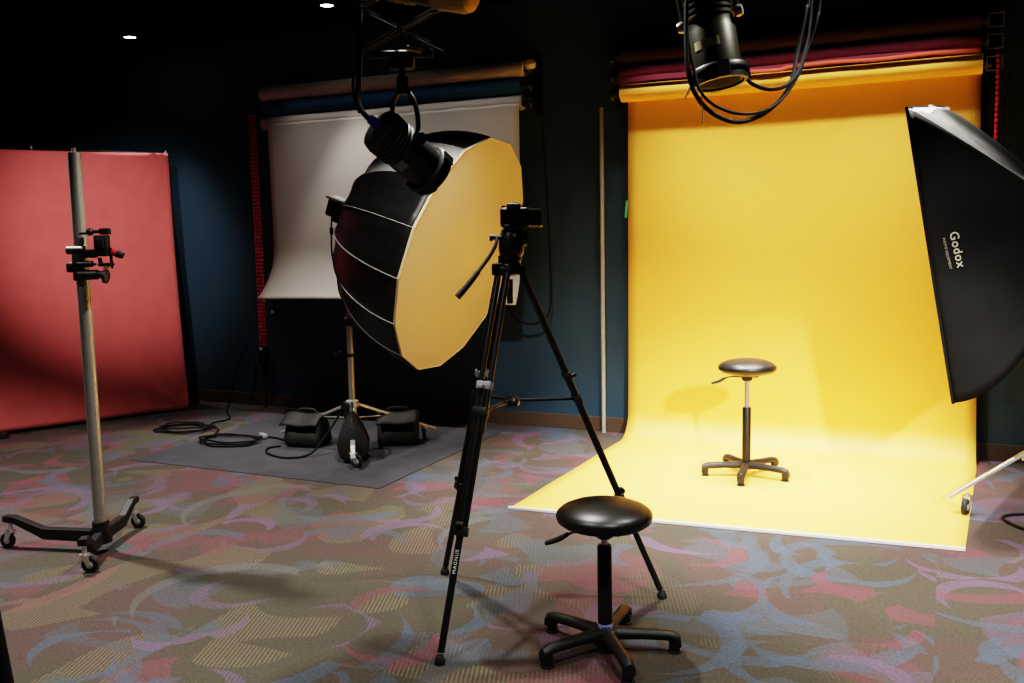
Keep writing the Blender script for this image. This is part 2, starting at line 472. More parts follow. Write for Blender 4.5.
rack(-5.675, 'black three-hook bracket at the left end of the left roll rack', False, -1)
rb = rack(-2.985, 'black three-hook bracket at the right end of the left roll rack', False, 1)
e = MB(); e.lathe([(0, 0), (0.034, 0), (0.05, 0.035), (0.036, 0.07), (0, 0.07)], (0.005, -0.19, 0.185), (0.1, 0.2, -1), 18); e.build('end_cap', M['tape'], rb)
rack(-2.315, 'black three-hook bracket at the left end of the right roll rack', False, -1)
rack(0.205, 'black bracket with square wire guides at the right end of the right roll rack', True, 1)

# bead chains
def bead_chain(x, y, z0, z1, label, m, strands, group, weight=True, wcol='black', r=0.011):
    t = thing('bead_chain', label, 'chain', (x, y, z0), group=group)
    mb = MB(); n = int((z1-z0)/0.034)
    for s in range(strands):
        sx = (s-(strands-1)/2)*0.030
        for i in range(n):
            z = 0.05 + i*0.034
            mb.box((sx+0.004*sin(i*.05), 0, z), (0.022, 0.020, 0.024), bevel=0.005, seg=1)
        mb.cyl((sx, 0, 0.05), (sx, 0, z1-z0), 0.004, seg=6)
    mb.build('beads', m, t)
    if weight:
        MB().box((0, 0, 0.02), (0.062, 0.05, 0.055), bevel=0.012).build('weight', M['black'], t)
        MB().box((0.0-0.006, -0.027, 0.018), (0.034, 0.006, 0.026), bevel=0.002).build('weight_glint', M['white'], t)  # white reflection on the weight, modelled as a small plate
    return t
gch = 'bead chains that turn the paper rolls'
bead_chain(-5.705, 6.80, 0.56, 2.70, 'long red bead chain hanging at the left edge of the grey backdrop', M['redbead'], 3, gch)
bead_chain(-5.60, 6.86, 0.90, 2.62, 'black bead chain with a small weight showing a painted white glint beside the red chain', M['black'], 1, gch)
bead_chain(0.250, 6.80, 0.60, 2.66, 'red bead chain hanging at the right edge of the yellow backdrop', M['redbead'], 1, gch, r=.012)
bead_chain(0.305, 6.84, 0.75, 2.60, 'dark bead chain hanging just right of the red chain beside the yellow backdrop', M['satin'], 2, gch)
# loose dark cord near the right foot of the grey sheet
k = MB(); k.path([(-2.90, 6.86, 2.45), (-2.88, 6.9, 1.7), (-2.87, 6.90, 1.05), (-2.93, 6.88, 0.90), (-3.05, 6.86, 0.865), (-3.18, 6.86, 0.92), (-3.25, 6.88, 1.05), (-3.25, 6.93, 1.2)], 0.009, smooth=8)
tag(k.build('pull_cord', M['cord'], None), 'loose black cord hanging in a loop on the wall right of the grey backdrop', 'cord')

# wall sockets and adapter
t = thing('power_adapter', 'black plug-in adapter box on the wall left of the grey backdrop', 'adapter', (-5.86, WY, 0.49))
MB().box((0, -0.03, 0), (0.085, 0.06, 0.19), bevel=0.01).build('housing', M['black'], t)
MB().path([(0.01, -0.035, -0.09), (0.02, -0.04, -0.2), (0.03, -0.035, -0.36), (0.035, -0.05, -0.47), (0.04, -0.09, -0.482)], 0.007, smooth=8).build('lead', M['cord'], t)
t = thing('wall_hook', 'small metal hook fitting on the wall under the grey backdrop', 'hook', (-4.99, WY, 0.55))
MB().cyl((0, 0, 0), (0, -0.012, 0), 0.032, seg=20).build('plate', M['satin'], t)
h = MB(); h.path([(-0.02, -0.01, 0.0), (-0.03, -0.05, 0.0), (0.0, -0.07, -0.02), (0.03, -0.05, 0.01)], 0.006, smooth=5); h.ball((0.03, -0.05, 0.01), 0.012); h.build('prong', M['steel'], t)

# ------------------------------------------------------------------ red backdrop
def red_backdrop():
    R = V((-6.395, 6.525, 0)); d = V((-0.447, -0.894, 0)); nrm = V((0.894, -0.447, 0))   # nrm faces the room
    Wd = 2.62; Ht = 2.375
    t = thing('fabric_backdrop', 'tall red fabric backdrop stretched over a frame at the left of the room', 'backdrop', R + d*Wd/2)
    corners = [(0, 0), (0, 1), (1, 0), (1, 1)]
    def f(u, v):
        w = 0.0
        for cu, cv in corners:
            du = (u-cu)*Wd; dv = (v-cv)*Ht
            rr = sqrt(du*du+dv*dv); a = atan2(abs(dv), abs(du)+1e-6)
            amp = 0.020 if (cu, cv) == (0, 0) else 0.010
            w += amp*math.exp(-rr*2.6)*sin(a*13+cu)*min(1, rr*8)
        w += 0.004*noise.noise(V((u*5, v*5, 0)))
        inset = 0.018*sin(pi*u)*(1 if v > .5 else 0)*abs(2*v-1)**6     # cloth sags between its top pins
        z = 0.035 + v*(Ht-0.035) - inset
        ed = 0.012*sin(pi*v)*(1-2*u)**9
        lean = 0.055*v
        return R + d*(u*Wd+ed) - nrm*(lean) + nrm*(0.02+w) + V((0, 0, z)) + V((-0.045*v*(1-u), 0, 0))
    W(MB().grid(f, 70, 60), 'red_cloth', M['red'], t, smooth=60, solid=0.002)
    fr = MB()
    def q(u, z, o=0.0): return R + d*(u*Wd) - nrm*(0.055*z/Ht + o) + V((-0.045*z/Ht*(1-u), 0, z))
    for a, b_ in (((0, 0.02), (0, Ht)), ((1, 0.02), (1, Ht)), ((0, 0.025), (1, 0.025)), ((0, Ht-0.01), (1, Ht-0.01))):
        fr.cyl(q(*a, 0.012), q(*b_, 0.012), 0.017, seg=10)
    W(fr, 'frame', M['matte'], t)
    # black cloth gusset that widens toward the floor behind the right-hand edge
    gs = MB()
    p = [q(0, 0.012, 0.03), q(0, Ht-0.25, 0.03), V((-6.575, 6.84, 0.05)), V((-6.575, 6.86, 0.008))]
    b0 = [gs.bm.verts.new(x) for x in p]; gs.bm.faces.new(b0)
    W(gs, 'rear_gusset', M['matte'], t, smooth=0, solid=0.012)
    for u in (0.005, 0.435, 0.995):
        W(MB().ball(q(u, Ht+0.005, 0.0), 0.013).cyl(q(u, Ht-0.02, 0.0), q(u, Ht+0.03, 0.0), 0.005, seg=8), 'corner_pin', M['steel'], t)
    for u, o in ((0.605, 0), (0.985, 0)):
        c = R + d*(u*Wd)
        m = MB(); m.bar(c - nrm*0.35 + V((0, 0, 0.02)), c + nrm*0.16 + V((0, 0, 0.02)), 0.11, 0.036)
        ft = W(m, 'foot', M['black'], t)
        m2 = MB(); m2.bar(c + nrm*0.02 + d*0.06 + V((0, 0, 0.045)), c + nrm*0.145 + d*0.06 + V((0, 0, 0.045)), 0.018, 0.012)
        s = W(m2, 'foot_rail', M['alu'], t)
    return t
red_backdrop()

# ------------------------------------------------------------------ casters
def caster(parent, pos, yaw, r=0.036, w=0.022, top=0.11, m_fork=None, name='caster'):
    """wheel on a swivel fork; a part with two sub-parts under the thing"""
    m_fork = m_fork or M['chrome']
    pos = V(pos); d = V((cos(yaw), sin(yaw), 0)); s = V((-sin(yaw), cos(yaw), 0))
    c = pos + d*r*0.55 + V((0, 0, r))
    f = MB()
    f.cyl(pos + V((0, 0, top)), pos + V((0, 0, 2*r+0.008)), 0.011, seg=12)
    f.lathe([(0.012, 0), (0.026, 0.0), (0.026, 0.010), (0.012, 0.014)], pos + V((0, 0, 2*r+0.004)), (0, 0, 1), 16)
    for k in (-1, 1):
        o = s*k*(w/2+0.005)
        f.rings([[pos+o+V((0, 0, 2*r+0.006))-d*0.014, pos+o+V((0, 0, 2*r+0.006))+d*0.020, pos+o*1.25+V((0, 0, 2*r+0.006))+d*0.020, pos+o*1.25+V((0, 0, 2*r+0.006))-d*0.014],
                 [c+o-d*0.010, c+o+d*0.010, c+o*1.25+d*0.010, c+o*1.25-d*0.010]])
    f.box(pos + V((0, 0, 2*r+0.007)) + d*0.004, (0.040, w+0.016, 0.006), Matrix.Rotation(yaw, 3, 'Z'))
    fo = f.build(name, m_fork, parent)
    wl = MB(); wl.lathe([(r*0.55, -w/2), (r*0.9, -w/2), (r, -w/4), (r, w/4), (r*0.9, w/2), (r*0.55, w/2)], c, s, 24)
    wl.build('wheel', M['rubber'], fo)
    hb = MB(); hb.lathe([(0, -w/2-0.003), (r*0.3, -w/2-0.003), (r*0.56, -w/2+0.003), (r*0.56, w/2-0.003), (r*0.3, w/2+0.003), (0, w/2+0.003)], c, s, 18)
    hb.build('wheel_hub', M['alu'], fo)
    return fo

# ------------------------------------------------------------------ tall camera stand at the left
HX, HY = -3.913, 3.338
t = thing('camera_stand', 'tall steel column stand on a black three-wheeled base in front of the red backdrop', 'stand', (HX, HY, 0))
c = MB(); c.cyl((0, 0, 0.10), (0, 0, 2.03), 0.0315, seg=32)
c.build('column', M['steel'], t)
MB().cyl((0, 0, 2.03), (0, 0, 2.055), 0.010, seg=12).build('top_pin', M['steel'], t)
MB().lathe([(0.030, 0.055), (0.050, 0.055), (0.052, 0.07), (0.052, 0.12), (0.042, 0.135), (0.041, 0.165), (0.033, 0.168)], seg=28).build('hub_collar', M['satin'], t)
for ang, r in ((-166, 0.53), (-56, 0.30), (114, 0.40)):
    a = radians(ang); d = V((cos(a), sin(a), 0))
    l = MB()
    k = 0.62
    pts = [d*0.03 + V((0, 0, 0.088)), d*r*k + V((0, 0, 0.088)), d*(r-0.03) + V((0, 0, 0.155)), d*(r+0.03) + V((0, 0, 0.158))]
    s = V((-sin(a), cos(a), 0)); rg = []
    for p, h in zip(pts, (0.064, 0.060, 0.040, 0.032)):
        rg.append([p+s*x+V((0, 0, z)) for x, z in ((-.021, -h/2+.004), (-.017, -h/2), (.017, -h/2), (.021, -h/2+.004), (.021, h/2-.004), (.017, h/2), (-.017, h/2), (-.021, h/2-.004))])
    l.rings(rg); l.build('leg', M['black'], t, smooth=25)
    caster(t, d*r, radians({-166: 200, -56: 30, 114: 20}[ang]), r=0.040, w=0.024, top=0.145)

# clamp-on side arm with a small geared head
t = thing('geared_camera_mount', 'black clamp-on mount with geared head gripping the tall steel column', 'camera mount', (HX+0.012, HY+0.0, 1.552), 25)
S_ = 0.0052/9.757
def cu(x, y, w=0.0): return V(((x-192)*S_, w, -(y-300)*S_))
W0 = -0.035
m = MB(); m.cyl(cu(80, 297, W0), cu(236, 297, W0), 0.0205, seg=20); m.build('clamp_knob', M['satin'], t)
m = MB(); m.box(cu(168, 455, -0.036), (0.047, 0.026, 0.130), bevel=0.006); m.box(cu(130, 455, 0.0), (0.082, 0.082, 0.05), bevel=0.012); m.build('clamp_body', M['black'], t)
m = MB(); m.box(cu(292, 330, W0), (0.062, 0.030, 0.042), bevel=0.006); m.build('arm_bracket', M['satin'], t)
m = MB(); m.cyl(cu(178, 427, W0-.02), cu(320, 424, W0-.02), 0.0155, seg=18); m.cyl(cu(320, 424, W0-.02), cu(352, 430, W0-.02), 0.006, seg=10); m.build('lock_handle', M['satin'], t)
m = MB(); m.cyl(cu(175, 525, W0-.005), cu(350, 525, W0-.005), 0.0245, seg=22); m.cyl(cu(350, 525, W0-.005), cu(405, 525, W0-.005), 0.018, seg=18); m.lathe([(0.016, 0), (0.034, 0.004), (0.036, 0.018), (0.022, 0.026), (0, 0.028)], cu(400, 540, W0-.005), (1, 0, -0.1), 22); m.build('side_arm', M['black'], t)
m = MB(); m.box(cu(405, 260, W0), (0.064, 0.055, 0.104), bevel=0.007); m.box(cu(405, 240, W0-0.03), (0.040, 0.012, 0.05), bevel=0.004); m.build('geared_head', M['black'], t)
m = MB(); m.cyl(cu(200, 145, W0), cu(290, 140, W0), 0.006, seg=10); m.ball(cu(300, 130, W0), 0.019); m.cyl(cu(300, 130, W0), cu(410, 128, W0), 0.009, seg=12); m.box(cu(440, 128, W0), (0.050, 0.034, 0.032), bevel=0.006); m.build('tilt_bar', M['black'], t)
m = MB(); m.bar(cu(481, 280, W0), cu(481, 470, W0), 0.012, 0.012, up=(0, 1, 0)); m.box(cu(430, 432, W0), (0.062, 0.05, 0.016), bevel=0.003); m.cyl(cu(372, 370, W0), cu(385, 450, W0), 0.010, seg=10); m.build('l_bracket', M['black'], t)
MB().box(cu(448, 460, W0), (0.034, 0.05, 0.012), bevel=0.003).build('mount_plate', M['brass'], t)
MB().cyl(cu(495, 312, W0), cu(545, 335, W0), 0.018, 0.019, seg=18).build('red_knob_collar', M['redpl'], t)
MB().cyl(cu(540, 333, W0), cu(590, 356, W0), 0.0205, 0.017, seg=18).build('black_knob', M['black'], t)

# ------------------------------------------------------------------ stools
def stool(loc, seat_dz, leg0, lever, label, badge):
    t = thing('round_stool', label, 'stool', loc, group='round black swivel stools')
    z = seat_dz
    MB().lathe([(0.0, 0.490+z), (0.120, 0.490+z), (0.158, 0.500+z), (0.178, 0.514+z), (0.1835, 0.530+z), (0.180, 0.544+z), (0.163, 0.559+z), (0.130, 0.573+z), (0.085, 0.583+z), (0.035, 0.588+z), (0.0, 0.589+z)], seg=48).build('seat', M['leather'], t, smooth=60)
    m = MB(); m.box((0, 0, 0.483+z), (0.16, 0.13, 0.014), bevel=0.004); m.lathe([(0.024, 0.444+z), (0.032, 0.45+z), (0.036, 0.476+z), (0.05, 0.482+z)], seg=20); m.build('seat_plate', M['black'], t)
    MB().cyl((0, 0, 0.36), (0, 0, 0.46+z), 0.0140, seg=20).build('gas_rod', M['chrome'], t)
    MB().lathe([(0.0275, 0.085), (0.0275, 0.410+0.18*z), (0.0245, 0.417+0.18*z), (0.013, 0.417+0.18*z)], seg=28).build('column', M['black'], t)
    if badge:
        b = MB().lathe([(0.0282, 0.086), (0.0288, 0.088), (0.0288, 0.108), (0.0282, 0.110)], seg=28).build('badge_band', M['labelwhite'], t)
        s = MB()
        for k in (-1, 0, 1):
            a = radians(-65) + k*0.36
            s.box((0.0288*cos(a), 0.0288*sin(a), 0.098), (0.003, 0.0075, 0.010), Matrix.Rotation(a, 3, 'Z'))
        s.build('badge_mark', M['labelblue'], b)
    MB().lathe([(0.020, 0.050), (0.050, 0.048), (0.056, 0.06), (0.052, 0.085), (0.034, 0.094), (0.028, 0.094)], seg=28).build('hub', M['stoolbase'], t)
    for k in range(5):
        a = radians(leg0 + 72*k); d = V((cos(a), sin(a), 0)); s = V((-sin(a), cos(a), 0)); rg = []
        for r, zc, w, h in ((0.02, 0.070, 0.062, 0.044), (0.06, 0.071, 0.056, 0.044), (0.15, 0.070, 0.046, 0.038), (0.243, 0.067, 0.048, 0.038), (0.268, 0.058, 0.046, 0.044), (0.284, 0.046, 0.044, 0.054), (0.2870, 0.036, 0.042, 0.030)):
            p = d*r + V((0, 0, zc)); c = 0.35*min(w, h)
            rg.append([p+s*x+V((0, 0, y)) for x, y in ((-w/2+c, -h/2), (w/2-c, -h/2), (w/2, -h/2+c), (w/2, h/2-c), (w/2-c, h/2), (-w/2+c, h/2), (-w/2, h/2-c), (-w/2, -h/2+c))])
        l = MB(); l.rings(rg); l.cyl(d*0.263 + V((0, 0, 0.06)), d*0.263 + V((0, 0, 0.016)), 0.021, seg=18)
        lo = l.build('leg', M['stoolbase'], t, smooth=55)
        MB().lathe([(0.012, 0.018), (0.014, 0.012), (0.024, 0.008), (0.026, 0.0), (0.0, 0.0)], d*0.263, (0, 0, 1), 18).build('glide', M['rubber'], lo)
    a = radians(lever); d = V((cos(a), sin(a), 0))
    m = MB(); m.path([d*0.03+V((0, 0, 0.468+z)), d*0.10+V((0, 0, 0.470+z)), d*0.150+V((0, 0, 0.455+z))], 0.0045, smooth=5)
    lv = m.build('height_lever', M['satin'], t)
    m = MB(); m.path([d*0.135+V((0, 0, 0.462+z)), d*0.175+V((0, 0, 0.440+z)), d*0.225+V((0, 0, 0.424+z))], lambda q: 0.0075+0.003*sin(q*3), smooth=5, seg=10); m.build('lever_grip', M['black'], lv)
    return t
stool((-1.146, 3.252, 0), 0.0, 19, 203, 'round black vinyl stool standing on the patterned carpet in the foreground', True)
stool((-1.143, 6.010, 0.0055), 0.176, -14, 193, 'round black vinyl stool raised high, standing on the yellow paper', False)

# ------------------------------------------------------------------ tripod, video head and camera
TX, TY = -1.630, 3.484
t = thing('tripod', 'tall black video tripod with three double-tube legs beside the octagonal softbox', 'tripod', (TX, TY, 0))
feet = [V((-1.677, 2.903, 0)), V((-1.086, 3.83, 0)), V((-2.112, 3.728, 0))]
feet = [f - V((TX, TY, 0)) for f in feet]
m = MB()
m.lathe([(0.0, 1.425), (0.040, 1.425), (0.050, 1.432), (0.052, 1.465), (0.046, 1.476), (0.038, 1.480), (0, 1.482)], seg=28)
m.box((-0.012, -0.040, 1.452), (0.088, 0.030, 0.048), Matrix.Rotation(radians(25), 3, 'Z'), bevel=0.006)
m.build('crown', M['satin'], t)
MB().cyl((0, 0, 1.41), (0, 0, 1.31), 0.014, 0.012, seg=16).build('bowl_clamp_handle', M['black'], t)
sp = MB()
sp.lathe([(0, 0.885), (0.030, 0.885), (0.034, 0.905), (0.020, 0.925), (0, 0.925)], seg=18)
so = sp.build('spreader_hub', M['satin'], t)
for i, f in enumerate(feet):
    d = V((f.x, f.y, 0)).normalized(); s = V((-d.y, d.x, 0))
    top = d*0.046 + V((0, 0, 1.450)); foot = f + V((0, 0, 0.02))
    P = lambda q: top.lerp(foot, q)
    l = MB()
    for k in (-1, 1):
        l.cyl(P(0.0)+s*k*0.021, P(0.44)+s*k*0.021, 0.0115, seg=12)
    l.cyl(P(0.0)-s*0.034, P(0.0)+s*0.034, 0.017, seg=16)
    lo = l.build('leg', M['satin'], t)
    m = MB(); r3 = (foot-top).to_track_quat('Z', 'Y').to_matrix()
    # upper clamp block and flip lever
    fr = Matrix((s, r3.col[2].cross(s), r3.col[2])).transposed()
    m.box(P(0.315), (0.066, 0.032, 0.034), fr, bevel=0.005); m.box(P(0.315)+d*0.026, (0.022, 0.03, 0.016), fr, bevel=0.004)
    m.build('upper_lock', M['greytag'] if i != 1 else M['black'], lo)
    m = MB(); m.cyl(P(0.30), P(0.705), 0.0150, seg=16)
    for k in (-1, 1): m.cyl(P(0.42)+s*k*0.021, P(0.69)+s*k*0.021, 0.0065, seg=10)
    m.build('middle_tubes', M['satin'], lo)
    m = MB(); m.box(P(0.385), (0.066, 0.032, 0.040), fr, bevel=0.005); m.build('middle_block', M['black'], lo)
    m = MB(); m.box(P(0.69), (0.056, 0.036, 0.036), fr, bevel=0.005); m.cyl(P(0.67)+s*0.02+d*0.02, P(0.67)-s*0.012+d*0.02, 0.013, seg=14); m.build('lower_lock', M['black'], lo)
    MB().cyl(P(0.69), P(0.985), 0.0135, seg=16).build('lower_tube', M['satin'], lo)
    MB().lathe([(0.0, 0.0), (0.019, 0.0), (0.022, 0.010), (0.016, 0.026), (0.012, 0.034), (0, 0.036)], f, (0, 0, 1), 18).build('rubber_foot', M['rubber'], lo)
    m = MB(); a0 = V((0, 0, 0.905)) + d*0.03; a1 = P(0.385); m.bar(a0, a0.lerp(a1, .55), 0.018, 0.012); m.bar(a0.lerp(a1, .45), a1, 0.013, 0.010); m.build('spreader_arm', M['satin'], lo)
    if i == 0:
        # white lettering running along the lowest tube, toward the camera
        cu_ = bpy.data.curves.new('lettering', 'FONT'); cu_.body = 'MAGNUS'; cu_.size = 0.019; cu_.align_x = 'CENTER'; cu_.align_y = 'CENTER'; cu_.extrude = 0.0004; cu_.space_character = 1.25
        tmp = bpy.data.objects.new('tmp_text', cu_); COL.objects.link(tmp)
        dg = bpy.context.evaluated_depsgraph_get(); dg.update()
        me = bpy.data.meshes.new_from_object(tmp.evaluated_get(dg)); bpy.data.objects.remove(tmp)
        xax = (top-foot).normalized(); view = V((1.63+0.0, -3.48, 0.0)).normalized(); zax = (view - xax*view.dot(xax)).normalized(); yax = zax.cross(xax)
        mt = Matrix((xax, yax, zax)).transposed().to_4x4(); mt.translation = P(0.765) + zax*0.0142
        me.transform(mt); me.materials.append(M['white'])
        to = bpy.data.objects.new('lettering', me); COL.objects.link(to); to.parent = lo

# local frame facing the photograph's viewpoint is not needed: the head is panned 25 degrees
t = thing('video_head', 'black fluid video head with long pan handle on top of the tripod', 'tripod head', (TX, TY, 1.482), 25)
K = 0.0041/5.69
def hv(x, y, w=0.0): return V(((x-372)*K, w, -(y-410)*K - 0.002))
m = MB(); m.lathe([(0, 0.0), (0.044, 0.0), (0.047, 0.008), (0.047, 0.018), (0.036, 0.026), (0, 0.03)], hv(378, 408), (0, 0, 1), 26); m.box(hv(318, 395, -0.01), (0.012, 0.014, 0.034), bevel=0.003); m.build('base_plate', M['black'], t)
m = MB(); m.lathe([(0.0, 0.018), (0.040, 0.018), (0.050, 0.032), (0.053, 0.060), (0.050, 0.095), (0.044, 0.118), (0.038, 0.128), (0, 0.13)], (0.01, 0, 0), (0, 0, 1), 30); m.build('fluid_body', M['satin'], t)
m = MB(); m.cyl(hv(452, 275, 0), hv(474, 275, 0), 0.036, 0.032, seg=22); m.cyl(hv(330, 275, 0), hv(345, 275, 0), 0.034, seg=22); m.build('tilt_drum', M['black'], t)
m = MB(); m.box(hv(402, 222, 0), (0.085, 0.095, 0.020), bevel=0.004); m.box(hv(375, 215, -0.045), (0.04, 0.012, 0.022), bevel=0.003); m.build('quick_release_plate', M['black'], t)
MB().cyl(hv(404, 258, -0.05), hv(404, 258, -0.056), 0.008, seg=12).build('level_dial', M['chrome'], t)
m = MB(); m.cyl(hv(265, 268, -0.03), hv(330, 272, -0.02), 0.0085, seg=14); m.cyl(hv(263, 270, -0.03), hv(282, 270, -0.03), 0.014, seg=14); m.build('handle_joint', M['black'], t)
m = MB(); m.path([hv(305, 270, -0.035), hv(300, 305, -0.055), hv(268, 365, -0.08), hv(195, 462, -0.11)], 0.0075, smooth=6, seg=12); ph = m.build('pan_handle', M['satin'], t)
m = MB(); m.path([hv(198, 458, -0.108), hv(150, 517, -0.127), hv(85, 590, -0.15)], lambda q: 0.0105+0.003*q, smooth=6, seg=14); m.build('handle_grip', M['rubber'], ph)

cy = math.degrees(atan2(2.5, 0.75)) - 90        # lens looks at the yellow backdrop
t = thing('camera', 'black mirrorless camera mounted on the video head, lens toward the yellow backdrop', 'camera', (TX+0.026, TY+0.012, 1.620), 14)
m = MB(); m.box((0, 0, 0.041), (0.120, 0.058, 0.080), bevel=0.012, seg=3); m.box((0.050, 0.025, 0.040), (0.030, 0.035, 0.074), bevel=0.012, seg=3); m.box((-0.004, -0.006, 0.084), (0.056, 0.062, 0.026), bevel=0.009, seg=3); b_ = m.build('body', M['black'], t)
MB().box((-0.004, -0.040, 0.085), (0.036, 0.014, 0.020), bevel=0.004).build('eyepiece', M['rubber'], t)
MB().box((-0.012, -0.031, 0.045), (0.075, 0.006, 0.055), bevel=0.002).build('rear_screen', M['glass'], t)
m = MB(); m.cyl((0.045, -0.004, 0.080), (0.045, -0.004, 0.091), 0.012, seg=18); m.build('mode_dial', M['satin'], t)
m = MB(); m.cyl((-0.048, -0.002, 0.080), (-0.048, -0.002, 0.089), 0.009, seg=18); m.build('shutter_dial', M['satin'], t); MB().box((-0.004, -0.004, 0.098), (0.022, 0.02, 0.006), bevel=0.001).build('hot_shoe', M['steel'], t)
for k, zz in enumerate((0.068, 0.052, 0.036)): MB().cyl((0.044, -0.029, zz), (0.044, -0.033, zz), 0.006, seg=12).build('button', M['satin'], t)
m = MB(); m.lathe([(0, 0.0), (0.034, 0.0), (0.035, 0.02), (0.037, 0.022), (0.037, 0.055), (0.034, 0.058), (0.034, 0.085), (0.037, 0.088), (0.042, 0.130), (0.040, 0.130), (0.033, 0.095), (0, 0.094)], (0.004, 0.025, 0.042), (0, 1, 0), 32); lo = m.build('lens', M['black'], t)
MB().lathe([(0.0375, 0.035), (0.0385, 0.037), (0.0385, 0.05), (0.0375, 0.052)], (0.004, 0.025, 0.042), (0, 1, 0), 32).build('focus_ring', M['rubber'], lo)
m = MB(); m.box((0.084, -0.004, 0.040), (0.050, 0.012, 0.066), Matrix.Rotation(0.35, 3, 'Z'), bevel=0.004); m.build('flip_screen', M['black'], t)
MB().box((0.078, 0.0, 0.003), (0.060, 0.04, 0.008), bevel=0.002).build('side_bracket', M['brass'], t)

# ------------------------------------------------------------------ wheeled light stands
def roller_stand(loc, angles, label, top, r=0.58, hubz=0.30, group='wheeled steel light stands', knob_deg=-65, low=0.10):
    t = thing('light_stand', label, 'light stand', loc, group=group)
    m = MB(); m.cyl((0, 0, 0.22), (0, 0, 0.95), 0.0235, seg=18); m.build('lower_column', M['steel'], t)
    m = MB(); m.cyl((0, 0, 0.9), (0, 0, top), 0.0185, seg=18); m.build('upper_column', M['steel'], t)
    m = MB(); m.lathe([(0.0235, 0.93), (0.034, 0.935), (0.034, 0.985), (0.019, 0.99)], seg=18); a = radians(150); m.cyl((0, 0, 0.96), (0.05*cos(a), 0.05*sin(a), 0.97), 0.008, seg=10); m.ball((0.06*cos(a), 0.06*sin(a), 0.975), 0.018); m.build('height_collar', M['black'], t)
    MB().lathe([(0.0235, 0.70), (0.028, 0.702), (0.028, 0.722), (0.0235, 0.724)], seg=18).build('stop_ring', M['black'], t)
    m = MB(); m.lathe([(0.018, hubz-0.10), (0.044, hubz-0.095), (0.046, hubz-0.04), (0.032, hubz-0.03), (0.032, hubz+0.02), (0.048, hubz+0.025), (0.048, hubz+0.07), (0.018, hubz+0.08)], seg=20); m.build('hub', M['alu'], t)
    for k, (dz, da) in enumerate(((0.04, -35), (0.035, 200), (-0.05, 205), (-0.02, -20))):
        a = radians(knob_deg + 0.0 + da); d = V((cos(a), sin(a), 0))
        m = MB(); m.cyl(d*0.03+V((0, 0, hubz+dz)), d*0.065+V((0, 0, hubz+dz)), 0.010, seg=10); m.lathe([(0, 0), (0.030, 0), (0.036, 0.010), (0.032, 0.030), (0, 0.034)], d*0.060+V((0, 0, hubz+dz)), d, 14); m.build('knob', M['black'], t)
    for a in angles:
        a = radians(a); d = V((cos(a), sin(a), 0))
        l = MB(); l.bar(d*0.03+V((0, 0, hubz+0.045)), d*(r+0.09)+V((0, 0, low-0.02)), 0.034, 0.020); l.bar(d*0.03+V((0, 0, hubz-0.06)), d*0.30+V((0, 0, hubz+0.045-(hubz+0.045-low)*0.47)), 0.022, 0.009)
        l.cyl(d*0.30+V((0, 0, hubz+0.06-(hubz+0.045-low)*0.47)), d*0.30+V((0, 0, hubz+0.02-(hubz+0.045-low)*0.47)), 0.007, seg=10)
        lo = l.build('leg', M['chrome'], t)
        caster(t, d*(r-0.01), a+1.2, r=0.046, w=0.026, top=low+0.012)
    return t

SX, SYs = -4.000, 5.735
ls = roller_stand((SX, SYs, 0.006), (53, -56, 180), 'wheeled steel light stand weighed down with three sandbags, holding the octagonal softbox', 1.72, r=0.58)
W(MB().cyl((SX, SYs, 1.70), (SX, SYs, 1.77), 0.022, seg=14).box((SX-0.01, SYs, 1.755), (0.07, 0.05, 0.05), bevel=0.006), 'tilt_mount', M['black'], ls)

# ------------------------------------------------------------------ octagonal softbox and its light head
C = V((-3.0566, 5.7745, 1.4400)); n = V((0.9435, 0.0222, -0.3307)).normalized(); R = 0.842
A = C - n*0.87                                # back ring
t = thing('octagonal_softbox', 'big deep black multi-sided softbox with a white front diffuser painted with yellow bounce', 'softbox', A)
ax = n.cross(V((0, 0, 1))).normalized(); ay = n.cross(ax)
NS = 16
def rib(k, q, inset=0.0):
    a = 2*pi*(k+0.35)/NS
    e = ax*cos(a)+ay*sin(a)
    r0 = 0.09
    prof = r0 + (R-r0)*(sin(q*pi/2)**0.86)
    dz = 0.87*(1-cos(q*pi/2))**0.92 if q > 0 else 0
    return A + n*dz + e*(prof-inset)
m = MB(); NQ = 22
sub = 4
rows = []
for j in range(NQ+1):
    q = j/NQ; ring = []
    for k in range(NS):
        p0, p1 = rib(k, q), rib(k+1, q)
        for s_ in range(sub):
            f = s_/sub; p = p0.lerp(p1, f)
            ctr = A + n*((p-A).dot(n)); pull = 0.020*sin(pi*f)*sin(pi*q)**0.6
            p = p - (p-ctr).normalized()*pull
            ring.append(p)
    rows.append(ring)
top = MB()
for j in range(NQ):
    for i in range(NS*sub):
        a_, b_ = i, (i+1) % (NS*sub)
        q_ = (rows[j][a_], rows[j][b_], rows[j+1][b_], rows[j+1][a_])
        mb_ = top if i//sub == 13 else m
        mb_.bm.faces.new([mb_.bm.verts.new(p) for p in q_])
for mb_ in (m, top): bmesh.ops.remove_doubles(mb_.bm, verts=mb_.bm.verts, dist=0.0004)
W(top, 'lit_top_gore', M['gore'], t, smooth=70, solid=0.003)
W(m, 'shell', M['nylon'], t, smooth=70, solid=0.003)
# overhead light on the upward nylon gore is painted in as pale grey
for k in range(NS):
    W(MB().path([rib(k, j/14, -0.004) for j in range(1, 15)], 0.0036, seg=6), 'rib_piping', M['piping'] if k in (0, 1, 2, 3, 4, 13, 14, 15) else M['satin'], t)
